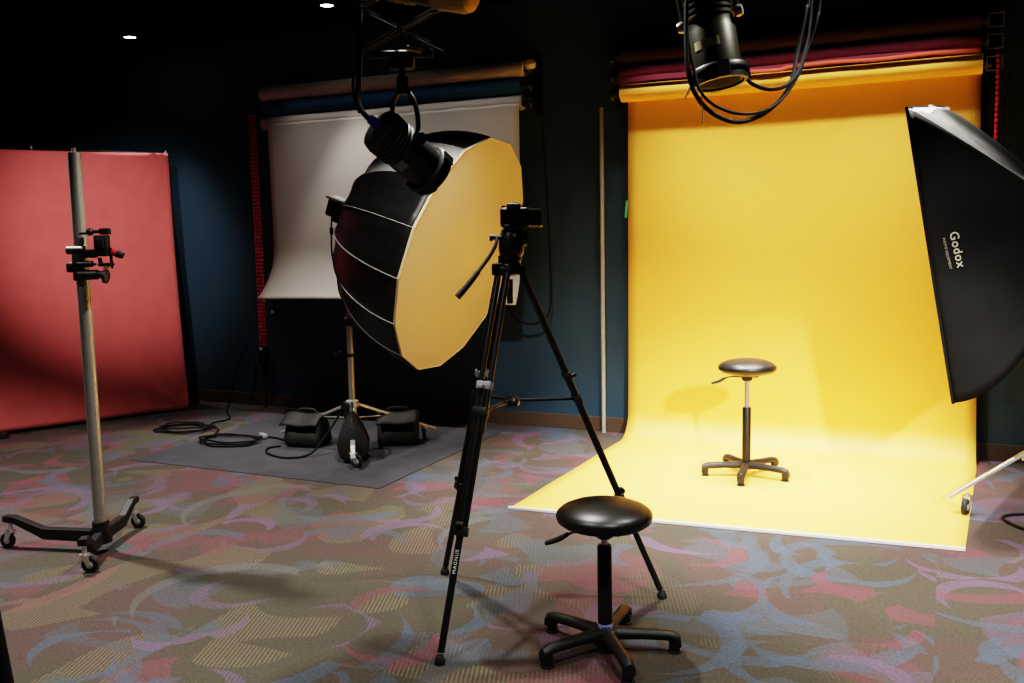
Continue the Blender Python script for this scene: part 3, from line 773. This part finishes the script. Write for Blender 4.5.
# diffuser, slightly domed, flat-sided
dm = MB(); rows = []
for j in range(1, 9):
    f = j/8
    rows.append([C + n*(0.012+0.020*(1-f*f)) + (rib(k, 1.0)-C)*f*0.995 for k in range(NS)])
cc = dm.bm.verts.new(C + n*0.032)
Rv = [[dm.bm.verts.new(p) for p in r_] for r_ in rows]
for k in range(NS): dm.bm.faces.new((cc, Rv[0][k], Rv[0][(k+1) % NS]))
for a_, b_ in zip(Rv[:-1], Rv[1:]):
    for k in range(NS): dm.bm.faces.new((a_[k], a_[(k+1) % NS], b_[(k+1) % NS], b_[k]))
W(dm, 'diffuser', M['diff'], t, smooth=70)
hm = MB()
for k in range(NS): hm.bar(rib(k, 1.0)+n*0.006, rib(k+1, 1.0)+n*0.006, 0.008, 0.018, up=n)
W(hm, 'rim_hem', M['diffedge'], t)
W(MB().lathe([(0.07, -0.02), (0.105, -0.02), (0.11, 0.0), (0.105, 0.025), (0.07, 0.025)], A, n, 32), 'speed_ring', M['satin'], t)

t = thing('studio_light_head', 'black studio light head with silver top behind the octagonal softbox', 'studio light', A - n*0.02)
hx = n.cross(V((0, 0, 1))).normalized(); hz = hx.cross(n)
rot = Matrix((n, hx, hz)).transposed()
if rot.determinant() < 0: rot = Matrix((n, -hx, hz)).transposed()
hz = rot.col[2]
m = MB(); m.box(A - n*0.165, (0.20, 0.135, 0.125), rot, bevel=0.014); m.cyl(A - n*0.10, A - n*0.02, 0.05, seg=20); m.cyl(A - n*0.03, A - n*0.018, 0.062, seg=24); W(m, 'housing', M['black'], t)
W(MB().box(A - n*0.180 + hz*0.068, (0.21, 0.145, 0.018), rot, bevel=0.006), 'top_cover', M['white'], t)
W(MB().box(A - n*0.16 - hz*0.085, (0.13, 0.035, 0.030), rot, bevel=0.005).cyl(A - n*0.12 - hz*0.07, A - n*0.12 - hz*0.12, 0.013, seg=12), 'mount_bracket', M['satin'], t)
B0 = A - n*0.235 - hz*0.08
k = MB(); k.path([B0 + V((0, 0, 0.02)), B0 + V((-0.008, 0, -0.06)), B0 + V((-0.006, -0.01, -0.26)), B0 + V((0.03, -0.01, -0.42)), B0 + V((0.045, 0.0, -0.56)), B0 + V((0.09, 0.04, -0.66))], 0.006, smooth=8); k.cyl(B0 + V((-0.008, 0, -0.07)), B0 + V((-0.008, 0, -0.12)), 0.014, seg=12)
tag(k.build('power_cable', M['cord'], None), 'thin black cable hanging from the studio light head behind the octagonal softbox', 'cable')

# ------------------------------------------------------------------ sandbags over the stand legs
def sandbag(loc, rz, L_, H_, Wd, label, flap=True):
    """saddle bag: two filled lobes hanging either side of the leg, joined over the top (ridge runs along local X)"""
    t = thing('sandbag', label, 'sandbag', loc, rz, group='black saddle sandbags on the light stand')
    for s in ((-1, 1) if flap else (0,)):
        m = MB(); rg = []
        NX = 14
        for i in range(NX+1):
            u = i/NX; x = (u-0.5)*L_; e = (1-abs(2*u-1)**5)**0.5 if 0 < u < 1 else 0.05
            ring = []
            for k in range(20):
                a = 2*pi*k/20
                # pear section: narrow at the ridge, full at the bottom
                zz = 0.5+0.5*cos(a)
                wide = ((0.30 if flap else 0.12)+0.70*(1-zz)**(0.7 if flap else 0.9))*Wd*0.5
                y = s*(0.012 + (0.5*Wd)*(1-zz)*0.42) + sin(a)*wide*0.62*(0.55+0.45*e)
                if not flap: y = sin(a)*Wd*0.5*(0.16+1.0*(1-zz)**0.75)*(0.55+0.45*e)
                z = zz*H_*(0.90+0.10*e) + (1-zz)*0.01*(1-e)
                w = 0.008*noise.noise(V((x*14, y*14+s, z*14)))
                ring.append(V((x*(1+0.02*cos(a)), y+w, max(0.004, z+w*0.6))))
            rg.append(ring)
        m.rings(rg); m.build('pouch', M['bag'], t, smooth=60)
    f = MB()
    def fl(u, v):
        y = (v-0.5)*Wd*1.02; 
        z = H_*(1.03) - (abs(v-0.5)*2)**1.6*H_*0.30 + 0.005*sin(u*9)
        return V(((u-0.5)*L_*1.03, y, z))
    if flap: f.grid(fl, 10, 12); f.build('flap', M['bag'], t, smooth=60, solid=0.008)
    s_ = MB(); s_.path([(-L_*0.3, 0, H_*1.03), (-L_*0.18, 0, H_*1.15), (L_*0.18, 0, H_*1.15), (L_*0.3, 0, H_*1.03)], 0.009, smooth=6); s_.build('carry_strap', M['bag'], t)
    return t
sandbag((-4.42, 5.735, 0.008), 8, 0.30, 0.24, 0.30, 'black sandbag over the left leg of the wheeled light stand')
sandbag((SX+0.30*cos(radians(-56)), SYs+0.30*sin(radians(-56)), 0.008), -56, 0.34, 0.34, 0.27, 'black pear-shaped sandbag over the front leg of the wheeled light stand', False)
sandbag((SX+0.36*cos(radians(53)), SYs+0.36*sin(radians(53)), 0.008), 28, 0.31, 0.24, 0.28, 'black sandbag over the right rear leg of the wheeled light stand')

# ------------------------------------------------------------------ floor cables at the left
def coil(cx, cy, rx, ry, n, z=0.008, ph=0.0, wob=0.075):
    pts = []
    N_ = int(n*16)
    for i in range(N_+1):
        a = ph + 2*pi*i/16
        k = 1 + wob*sin(i*1.7) - 0.10*(i/N_)
        pts.append(V((cx + rx*k*cos(a) + 0.03*sin(i*.35), cy + ry*k*sin(a) + 0.02*cos(i*.5), z + 0.010*(i/16 % 3)/1.0)))
    return pts
pts = [V((-6.02, 6.965, 0.60)), V((-6.12, 6.93, 0.40)), V((-6.2, 6.9, 0.12)), V((-6.18, 6.82, 0.009)), V((-5.95, 6.55, 0.009)), V((-5.72, 6.32, 0.009)), V((-5.74, 6.12, 0.009)), V((-5.56, 5.98, 0.009))]
pts += coil(-5.78, 5.84, 0.26, 0.19, 2.6, ph=0.6)
pts += [V((-5.50, 5.90, 0.03)), V((-5.35, 5.72, 0.012))]
pts += coil(-5.08, 5.60, 0.25, 0.17, 2.7, z=0.012, ph=2.7)
pts += [V((-4.86, 5.80, 0.02)), V((-4.74, 5.80, 0.014)), V((-4.60, 5.72, 0.014))]
k = MB(); k.path(pts, 0.0072, smooth=3, seg=6)
t = thing('extension_cord', 'black extension cord lying in two loose coils on the carpet', 'cord', (-5.45, 5.75, 0))
W(k, 'cable', M['cord'], t)
W(MB().box((-4.905, 5.79, 0.030), (0.11, 0.04, 0.034), Matrix.Rotation(-0.5, 3, 'Z'), bevel=0.007), 'connector', M['greytag'], t)
k = MB(); k.path([(-4.05, 5.66, 0.30), (-4.10, 5.55, 0.16), (-4.16, 5.42, 0.03), (-4.28, 5.30, 0.014), (-4.50, 5.36, 0.014), (-4.62, 5.50, 0.014), (-4.58, 5.60, 0.014)], 0.008, smooth=7, seg=6)
tag(k.build('power_cable', M['cord'], None), 'black cable looping on the floor between the left and front sandbags', 'cable')

# ------------------------------------------------------------------ ceiling-hung lights
def axis_frame(p0, p1):
    d = (V(p1)-V(p0)).normalized(); return d
def monolight(p0, p1, r, label, loc, front=True, extra=None):
    """barrel from its rear p0 to its front p1"""
    t = thing('studio_spotlight', label, 'studio light', loc, group='black barrel lights hung from the ceiling')
    p0, p1 = V(p0), V(p1); d = (p1-p0).normalized(); L_ = (p1-p0).length
    prof = [(0, 0), (r*0.70, 0.0), (r*0.92, 0.02*L_), (r*0.98, 0.08*L_)]
    z = 0.10
    while z < 0.40:                                          # cooling fins at the rear
        prof += [(r*1.0, z*L_), (r*1.0, (z+0.022)*L_), (r*0.93, (z+0.028)*L_), (r*0.93, (z+0.044)*L_)]; z += 0.06
    prof += [(r*0.93, 0.47*L_), (r*0.95, 0.48*L_), (r*0.95, 0.90*L_), (r*0.9, 0.92*L_), (r*0.9, 1.0*L_), (0, 1.0*L_)]
    W(MB().lathe(prof, p0, d, 40), 'barrel', extra or M['black'], t, smooth=30)
    if front:
        rm = MB(); rm.lathe([(r*0.92, 0.84*L_), (r*1.10, 0.855*L_), (r*1.16, 0.875*L_), (r*1.16, 0.915*L_), (r*1.04, 0.93*L_), (r*1.04, 0.965*L_), (r*1.12, 0.975*L_), (r*1.12, 1.02*L_), (r*0.96, 1.02*L_), (r*0.96, 0.95*L_)], p0, d, 40)
        o = d.orthogonal().normalized()
        for k in range(4):
            e = Matrix.Rotation(2*pi*k/4+0.4, 3, d) @ o
            rm.bar(p0+d*0.86*L_+e*r*1.12, p0+d*1.02*L_+e*r*1.12, r*0.5, r*0.16, up=e)
        W(rm, 'accessory_ring', M['satin'], t)
        W(MB().lathe([(0, 0.99*L_), (r*0.82, 0.99*L_), (r*0.82, 1.005*L_), (r*0.3, 1.03*L_), (0, 1.035*L_)], p0, d, 32), 'front_lens', M['matte'], t)
    return t, p0, p1, d, L_

# light 1, above and in front of the octagonal softbox
p0, p1 = (-2.072, 3.221, 2.023), (-1.972, 3.470, 1.851)
t, a0, a1, d, L_ = monolight(p0, p1, 0.093, 'black barrel spotlight tilted down in front of the octagonal softbox', (-2.04, 3.35, 1.87))
side = d.cross(V((0, 0, 1))).normalized()
W(MB().cyl(a0 - d*0.045 + V((0, 0, .01)), a0 + d*0.01 + V((0, 0, .01)), 0.018, 0.024, seg=14), 'blue_plug', M['blueplug'], t)
tagp = a0 + d*0.46*L_ - side*0.0
cam_dir = (V((0, 0, 1.6)) - tagp); cam_dir = (cam_dir - d*cam_dir.dot(d)).normalized()
low = cam_dir.cross(d); low = low if low.z < 0 else -low
ee = (cam_dir*0.80 + low*0.60).normalized()
W(MB().box(tagp + ee*0.0925, (0.042, 0.050, 0.004), Matrix((d, ee.cross(d), ee)).transposed(), bevel=0.001), 'rating_label', M['greytag'], t)
m = MB(); mid = a0 + d*0.50*L_ + V((0, 0, 0.045)); tp = V((-2.029, 3.349, 2.185))
for s in (-1, 1):
    m.path([mid + side*s*0.082, mid + side*s*0.086 + V((0, 0, 0.08)), tp + side*s*0.070 + V((0, 0, -0.05)), tp + side*s*0.02], 0.010, seg=8, smooth=4)
m.lathe([(0, -0.02), (0.024, -0.02), (0.024, 0.05), (0, 0.05)], tp, (0, 0, 1), 16)
W(m, 'yoke', M['satin'], t)
for s in (-1, 1): W(MB().lathe([(0, 0), (0.026, 0), (0.03, 0.01), (0.024, 0.03), (0, 0.032)], mid + side*s*0.078, side*s, 16), 'yoke_knob', M['black'], t)

# pantograph hanger above light 1
def pantograph(x, y, z0, label, rz=25):
    t = thing('pantograph_hanger', label, 'hanger', (x, y, z0), rz)
    H_ = CZ - z0; n_ = 6; w = 0.17
    dz = (H_-0.10)/n_
    arms = MB()
    for i in range(n_):
        za, zb = 0.07+i*dz, 0.07+(i+1)*dz
        for yy in (-0.035, 0.035):
            arms.bar((-w, yy, za), (w, yy+0.008, zb), 0.006, 0.024, up=(0, 1, 0)); arms.bar((w, yy, za), (-w, yy-0.008, zb), 0.006, 0.024, up=(0, 1, 0))
        for xx in (-w, w): MB().cyl((xx, -0.06, zb), (xx, 0.06, zb), 0.008, seg=10).build('cross_pin', M['brass'] if xx > 0 and i < 3 else M['matte'], t)  # brass on a few right-hand pins paints their warm glints
        MB().cyl((0, -0.06, (za+zb)/2), (0, 0.06, (za+zb)/2), 0.008, seg=10).build('cross_pin', M['matte'], t)
    arms.build('scissor_arms', M['matte'], t); 
    m = MB(); m.box((0, 0, 0.035), (0.10, 0.07, 0.07), bevel=0.01); m.cyl((-0.12, -0.03, 0.055), (0.13, -0.03, 0.055), 0.016, seg=14); m.cyl((0, 0, 0), (0, 0, -0.03), 0.014, seg=12); m.build('spigot_block', M['black'], t)
    MB().box((0, 0, H_-0.015), (0.40, 0.10, 0.03), bevel=0.004).build('ceiling_trolley', M['matte'], t)
    m = MB(); m.cyl((0.03, -0.05, 0.075), (0.085, -0.065, 0.06), 0.012, seg=12); m.build('glint_pin', M['brass'], t)  # brass colour stands in for a warm glint
    m = MB(); m.path([(0.01, -0.05, 0.10), (0.0, -0.06, 0.3), (0.01, -0.06, H_-0.03)], 0.004, smooth=5, seg=6); m.build('safety_chain', M['satin'], t)
    return t
pantograph(-2.032, 3.352, 2.265, 'black scissor pantograph hanger on the ceiling above the tilted spotlight')
k = MB(); k.path([(-2.175, 3.29, CZ-0.005), (-2.170, 3.274, 2.70), (-2.163, 3.247, 2.32), (-2.166, 3.23, 2.179), (-2.132, 3.195, 2.10), (-2.095, 3.185, 2.060)], 0.011, smooth=6)
k.path([(-2.164, 3.247, 2.30), (-2.185, 3.235, 2.24), (-2.182, 3.22, 2.17), (-2.14, 3.195, 2.085)], 0.006, smooth=6)
tag(k.build('power_cable', M['cord'], None), 'black power cable dropping from the ceiling to the blue plug of the tilted spotlight', 'cable')

# light 2, in front of the yellow backdrop
t, a0, a1, d, L_ = monolight((-0.859, 3.604, 2.506), (-0.790, 3.580, 2.142), 0.092, 'black barrel spotlight with a cream band hanging in front of the yellow backdrop', (-0.82, 3.59, 2.2), extra=M['olive'])
bdir = V((0, 0, 1.6)) - (a0+d*0.6*L_); bdir = (bdir - d*bdir.dot(d)).normalized(); bs = d.cross(bdir)
m = MB(); rg = []
for i in range(15):
    a = -0.25 + 1.15*i/14
    e = bdir*cos(a) + bs*sin(a)
    rg.append([a0+d*z*L_+e*rr for z, rr in ((0.60, 0.0875), (0.60, 0.0895), (0.685, 0.0895), (0.685, 0.0875))])
m.rings(rg); W(m, 'cream_band', M['tape'], t)
m = MB(); side = d.cross(V((0, 1, 0))).normalized()
for s in (-1, 1): m.path([a0+d*0.35*L_+side*s*0.10, a0+side*s*0.108+V((0, 0, 0.03)), a0+side*s*0.09+V((-.02, 0.01, 0.16)), a0+V((-.03, 0.012, 0.21))], 0.011, smooth=4)
m.cyl(a0+V((-.03, 0.012, 0.19)), V((a0.x-.03, a0.y+.012, CZ)), 0.016, seg=12)
W(m, 'hanging_yoke', M['satin'], t)
for s in (-1, 1): W(MB().lathe([(0, 0), (0.02, 0), (0.023, 0.01), (0.018, 0.025), (0, 0.026)], a0+d*0.35*L_+side*s*0.098, side*s, 14), 'yoke_knob', M['steel'], t)
W(MB().cyl(a0 - d*0.07 + bdir*0.03 - side*0.02, a0 - d*0.0 + bdir*0.03 - side*0.02, 0.020, seg=14), 'blue_plug', M['blueplug'], t)
W(MB().cyl(a0 - d*0.06 + bdir*0.03 + side*0.035, a0 - d*0.0 + bdir*0.03 + side*0.035, 0.016, seg=14), 'grey_plug', M['piping'], t)

loops = [
 ([(-0.904, 3.526, 2.395), (-0.894, 3.475, 2.223), (-0.878, 3.441, 2.075), (-0.849, 3.443, 1.984), (-0.798, 3.481, 1.92), (-0.727, 3.543, 1.889), (-0.664, 3.631, 1.912), (-0.606, 3.721, 1.969), (-0.568, 3.805, 2.055), (-0.555, 3.884, 2.186), (-0.532, 3.915, 2.341), (-0.525, 3.933, 2.457), (-0.52, 3.94, CZ-0.005)],
  0.0085, 'thick black cable looping lowest below the spotlight in front of the yellow backdrop', True),
 ([(-0.866, 3.452, 2.11), (-0.835, 3.431, 2.006), (-0.787, 3.445, 1.947), (-0.718, 3.496, 1.916), (-0.655, 3.581, 1.921), (-0.594, 3.67, 1.962), (-0.548, 3.817, 2.07), (-0.523, 3.899, 2.185), (-0.492, 3.928, 2.301), (-0.483, 3.953, 2.456), (-0.47, 3.96, CZ-0.005)],
  0.0058, 'thin black cable in the middle loop below the spotlight in front of the yellow backdrop', False),
 ([(-0.725, 3.60, 2.10), (-0.699, 3.633, 2.05), (-0.662, 3.613, 2.022), (-0.618, 3.632, 2.009), (-0.572, 3.689, 2.025), (-0.545, 3.797, 2.082), (-0.532, 3.857, 2.149), (-0.519, 3.911, 2.263), (-0.514, 3.938, 2.456), (-0.50, 3.95, CZ-0.005)],
  0.0075, 'shortest upper black cable loop right of the spotlight before the yellow backdrop', False)]
for pts, r, lab, ties in loops:
    pts = [V(p) + V((0, 0, 0.1 if p[2] < 2.6 else 0)) for p in pts]
    t = thing('hanging_cable', lab, 'cable', pts[0], group='cables looped below the hanging spotlight')
    W(MB().path(pts, r, smooth=7, seg=8), 'cable', M['cord'], t)
    if ties:
        W(MB().path([(-0.866, 3.44, 2.13), (-0.872, 3.43, 2.10), (-0.888, 3.423, 2.066)], 0.0032, smooth=4, seg=6), 'cable_tie', M['core'], t)
        W(MB().path([(-0.827, 3.431, 2.08), (-0.820, 3.425, 2.03), (-0.817, 3.422, 1.976)], 0.0032, smooth=4, seg=6), 'cable_tie', M['core'], t)

# light 3, high up, only its underside reaches into view
t, a0, a1, d, L_ = monolight((-1.943, 3.105, 2.572), (-1.606, 3.141, 2.492), 0.098, 'black barrel spotlight high up, its rounded front lit warm yellow, above the other lights', (-1.8, 3.16, 2.45), front=False, extra=M['olive'])
W(MB().lathe([(0.090, 0.62*L_), (0.099, 0.63*L_), (0.099, 0.98*L_), (0.090, 1.04*L_), (0.06, 1.07*L_), (0, 1.075*L_)], a0, d, 36), 'front_cap', M['warmlit'], t)
W(MB().cyl(a0+d*0.5*L_+V((0, 0, 0.09)), a0+d*0.5*L_+V((0, 0, CZ-2.53)), 0.016, seg=12), 'hanging_rod', M['satin'], t)

# ------------------------------------------------------------------ rectangular softbox at the right with its stand
A0 = V((-0.215, 5.30, 2.195)); B0 = V((0.049, 5.30, 0.677)); off = V((0.165, 0.74, 0.075))
FC = (A0+B0)/2 + off/2
e1 = (B0-A0); nb = off.cross(e1).normalized()
if nb.x < 0: nb = -nb                                # pointing back, away from the subject
t = thing('rectangular_softbox', 'tall black rectangular softbox with silver top panel and cream lettering, right of the yellow backdrop', 'softbox', FC)
DEP = 0.60
hv_, hw_ = e1/2, off/2
def sb(edge, f, q):
    """point on one of the four panels; f runs along the edge, q from the front rim to the back ring"""
    c = [(-1, -1), (1, -1), (1, 1), (-1, 1)]
    p, p2 = c[edge], c[(edge+1) % 4]
    a_ = p[0]+(p2[0]-p[0])*f; b_ = p[1]+(p2[1]-p[1])*f
    k1 = 1 - 0.87*(q**1.02*(1-a_)/2 + q**2.0*(1+a_)/2); k2 = 1 - 0.74*q**1.5
    puff = -0.022*sin(pi*f)*sin(pi*q)
    P_ = FC + hv_*a_*(k1) + hw_*b_*(k2) + nb*DEP*(q**0.92)
    cdir = (P_ - FC - nb*(P_-FC).dot(nb)).normalized()
    wr = 0.012*noise.noise(P_*5.0) * sin(pi*f) * (2.2 if edge == 3 else 1.0)
    return P_ + cdir*(puff+wr)
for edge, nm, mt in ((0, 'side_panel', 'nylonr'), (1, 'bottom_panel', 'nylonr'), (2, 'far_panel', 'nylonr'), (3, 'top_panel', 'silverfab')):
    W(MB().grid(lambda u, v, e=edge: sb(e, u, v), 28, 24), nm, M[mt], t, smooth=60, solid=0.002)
W(MB().grid(lambda u, v: FC + hv_*(2*u-1)*0.99 + hw_*(2*v-1)*0.99 + nb*(0.03-0.02*sin(pi*u)*sin(pi*v)), 10, 8), 'front_diffuser', M['white'], t, solid=0.002)
fr = MB()
cs = [FC-hv_-hw_, FC+hv_-hw_, FC+hv_+hw_, FC-hv_+hw_]
for i in range(4): fr.cyl(cs[i], cs[(i+1) % 4], 0.008, seg=8)
W(fr, 'rim_piping', M['nylonr'], t)
sr = MB(); sr.lathe([(0.08, 0), (0.115, 0.0), (0.115, 0.05), (0.08, 0.05)], FC+nb*(DEP-0.01), nb, 28); W(sr, 'speed_ring', M['satin'], t)
# lettering reading downward on the side panel
def text_on(body, size, pos, xax, zax, m, name, parent, sp=1.0, bold=0.0):
    cu_ = bpy.data.curves.new(name, 'FONT'); cu_.body = body; cu_.size = size; cu_.align_x = 'CENTER'; cu_.align_y = 'CENTER'; cu_.extrude = 0.0008; cu_.space_character = sp; cu_.offset = bold
    tmp = bpy.data.objects.new('tmp_text', cu_); COL.objects.link(tmp)
    dg = bpy.context.evaluated_depsgraph_get(); dg.update()
    me = bpy.data.meshes.new_from_object(tmp.evaluated_get(dg)); bpy.data.objects.remove(tmp)
    zax = zax.normalized(); xax = (xax - zax*xax.dot(zax)).normalized(); yax = zax.cross(xax)
    mt = Matrix((xax, yax, zax)).transposed().to_4x4(); mt.translation = pos
    me.transform(mt); me.materials.append(m)
    o = bpy.data.objects.new(name, me); COL.objects.link(o); o.parent = parent
    return shift(o, parent)
def panel_frame(f, q):
    p = sb(0, f, q); du = sb(0, f+0.02, q)-sb(0, f-0.02, q); dv = sb(0, f, q+0.02)-sb(0, f, q-0.02)
    nn = du.cross(dv).normalized()
    if nn.y > 0: nn = -nn
    return p, du.normalized(), nn
p, du, nn = panel_frame(0.492, 0.180)
xd = (du + nb*0.07).normalized()
text_on('Godox', 0.060, p + nn*0.012, xd, nn, M['print'], 'brand_lettering', t, 1.12, 0.0004)
p2, du2, nn2 = panel_frame(0.500, 0.112)
text_on('PHOTO EQUIPMENT', 0.0165, p2 + nn2*0.010, xd, nn2, M['printdim'], 'small_lettering', t, 1.1)

st = roller_stand((0.705, 5.665, 0), (184, 64, 304), 'wheeled steel light stand at the right edge carrying the rectangular softbox', 1.52, r=0.575, hubz=0.52, low=0.105)
RB = FC + nb*(DEP+0.04)
W(MB().bar((0.705, 5.665, 1.50), RB - V((0, 0, 0.05)) + nb*0.02, 0.04, 0.04), 'tilt_mount', M['black'], st)
t = thing('studio_light_head', 'black studio light head behind the rectangular softbox at the right edge', 'studio light', RB)
W(MB().lathe([(0, 0.0), (0.075, 0.0), (0.078, 0.02), (0.07, 0.05), (0.068, 0.30), (0.05, 0.32), (0, 0.32)], RB, nb, 28), 'housing', M['black'], t)
W(MB().cyl(RB + nb*0.34, RB + nb*0.315, 0.02, seg=12), 'dial', M['satin'], t)

k = MB(); k.path([(0.62, 5.66, 0.012), (0.50, 5.72, 0.010), (0.40, 5.69, 0.009), (0.335, 5.64, 0.009), (0.318, 5.575, 0.009), (0.345, 5.50, 0.009), (0.42, 5.40, 0.009), (0.60, 5.25, 0.009), (0.9, 5.2, 0.009)], 0.008, smooth=7, seg=6)
tag(k.build('power_cable', M['cord'], None), 'black cable bend on the carpet right of the yellow paper, by the right stand wheel', 'cable')

# black stand whose leg just enters the lower-left corner
t = thing('tripod_stand', 'black tripod stand leg cutting into the lower-left corner', 'stand', (-1.90, 1.22, 0))
ap = V((-1.882, 1.222, 1.50))
MB().cyl((0, 0, 0.55), (0, 0, 1.6), 0.016, seg=14).build('column', M['satin'], t)
for f in ((-1.588, 1.19, 0.012), (-2.22, 1.42, 0.012), (-2.12, 0.90, 0.012)):
    l = MB(); l.cyl(ap, V(f), 0.021, 0.019, seg=14); W(l, 'leg', M['matte'], t)
    W(MB().ball(V(f)+V((0, 0, .010)), 0.022), 'rubber_foot', M['rubber'], t)
MB().lathe([(0.0, 1.46), (0.05, 1.46), (0.05, 1.53), (0, 1.53)], seg=18).build('crown', M['black'], t)

# ------------------------------------------------------------------ light
def spot(loc, target, watts, size=60, blend=0.4, radius=0.1, col=(1, 0.95, 0.86)):
    l = bpy.data.lights.new('spot', 'SPOT'); l.energy = watts; l.spot_size = radians(size); l.spot_blend = blend; l.shadow_soft_size = radius; l.color = col
    o = bpy.data.objects.new('spot_lamp', l); COL.objects.link(o); o.location = loc
    o.rotation_euler = (V(target)-V(loc)).to_track_quat('-Z', 'Y').to_euler()
    return o
LZ = CZ - 0.03
def strip(loc, sx, sy, watts, spread, col=(1, 0.97, 0.90)):
    l = bpy.data.lights.new('strip', 'AREA'); l.shape = 'RECTANGLE'; l.size = sx; l.size_y = sy; l.energy = watts; l.spread = radians(spread); l.color = col
    o = bpy.data.objects.new('added_strip', l); COL.objects.link(o); o.location = loc
    return o
strip((-1.05, 6.42, LZ), 2.1, 0.06, 31, 62)                                       # unseen strip added to wash the yellow paper evenly
strip((-4.15, 6.42, LZ), 2.3, 0.06, 8, 62)                                         # second added strip, evens the light on the grey paper
for x, y, wt, sz, bl in ((-1.75, 5.45, 430, 58, .6), (-0.45, 5.45, 400, 58, .6),                            # unseen pair added to brighten the yellow sweep
                 (-6.76, 6.46, 75, 60, .8), (-4.53, 6.36, 80, 60, .6),                              # row beside the back wall
                 (-4.80, 3.4, 400, 92, .35), (-2.1, 3.9, 260, 118, .35), (0.1, 3.9, 150, 96, .35), (2.15, 3.9, 25, 90, .35),            # middle row
                 (-4.3, 1.7, 60, 100, .35), (-2.1, 1.7, 100, 100, .35), (0.1, 1.8, 120, 100, .35), (2.2, 1.8, 70, 100, .35)):
    spot((x, y, LZ), (x, y, 0), wt, sz, bl, 0.05, (1, 0.97, 0.90))
spot((2.5, 0.1, 3.3), (-0.55, 5.2, 0.0), 1900, 27, 0.6, 0.10)                        # front light from the right
spot((-3.2, 2.2, 3.2), (-6.6, 5.9, 1.65), 620, 27, 1.0, 0.08)                      # red backdrop

w = bpy.data.worlds.new('dim_room'); SC.world = w; w.use_nodes = True
w.node_tree.nodes['Background'].inputs[0].default_value = (0.6, 0.7, 1.0, 1); w.node_tree.nodes['Background'].inputs[1].default_value = 0.004

# ------------------------------------------------------------------ camera
cam = bpy.data.cameras.new('camera'); co = bpy.data.objects.new('viewpoint', cam); COL.objects.link(co)
yaw, pit, rol = radians(25), radians(6.65), radians(1.1)
f = V((-sin(yaw)*cos(pit), cos(yaw)*cos(pit), -sin(pit))); r0 = V((cos(yaw), sin(yaw), 0)); u0 = r0.cross(f)
r = cos(rol)*r0 - sin(rol)*u0; u = sin(rol)*r0 + cos(rol)*u0
mw = Matrix((r, u, -f)).transposed().to_4x4(); mw.translation = (0, 0, 1.6)
co.matrix_world = mw
cam.sensor_width = 36; cam.lens = 935/1024*36; cam.clip_start = 0.05
SC.camera = co
SC.view_settings.view_transform = 'Filmic'
SC.view_settings.look = 'High Contrast'
SC.view_settings.exposure = 0.5
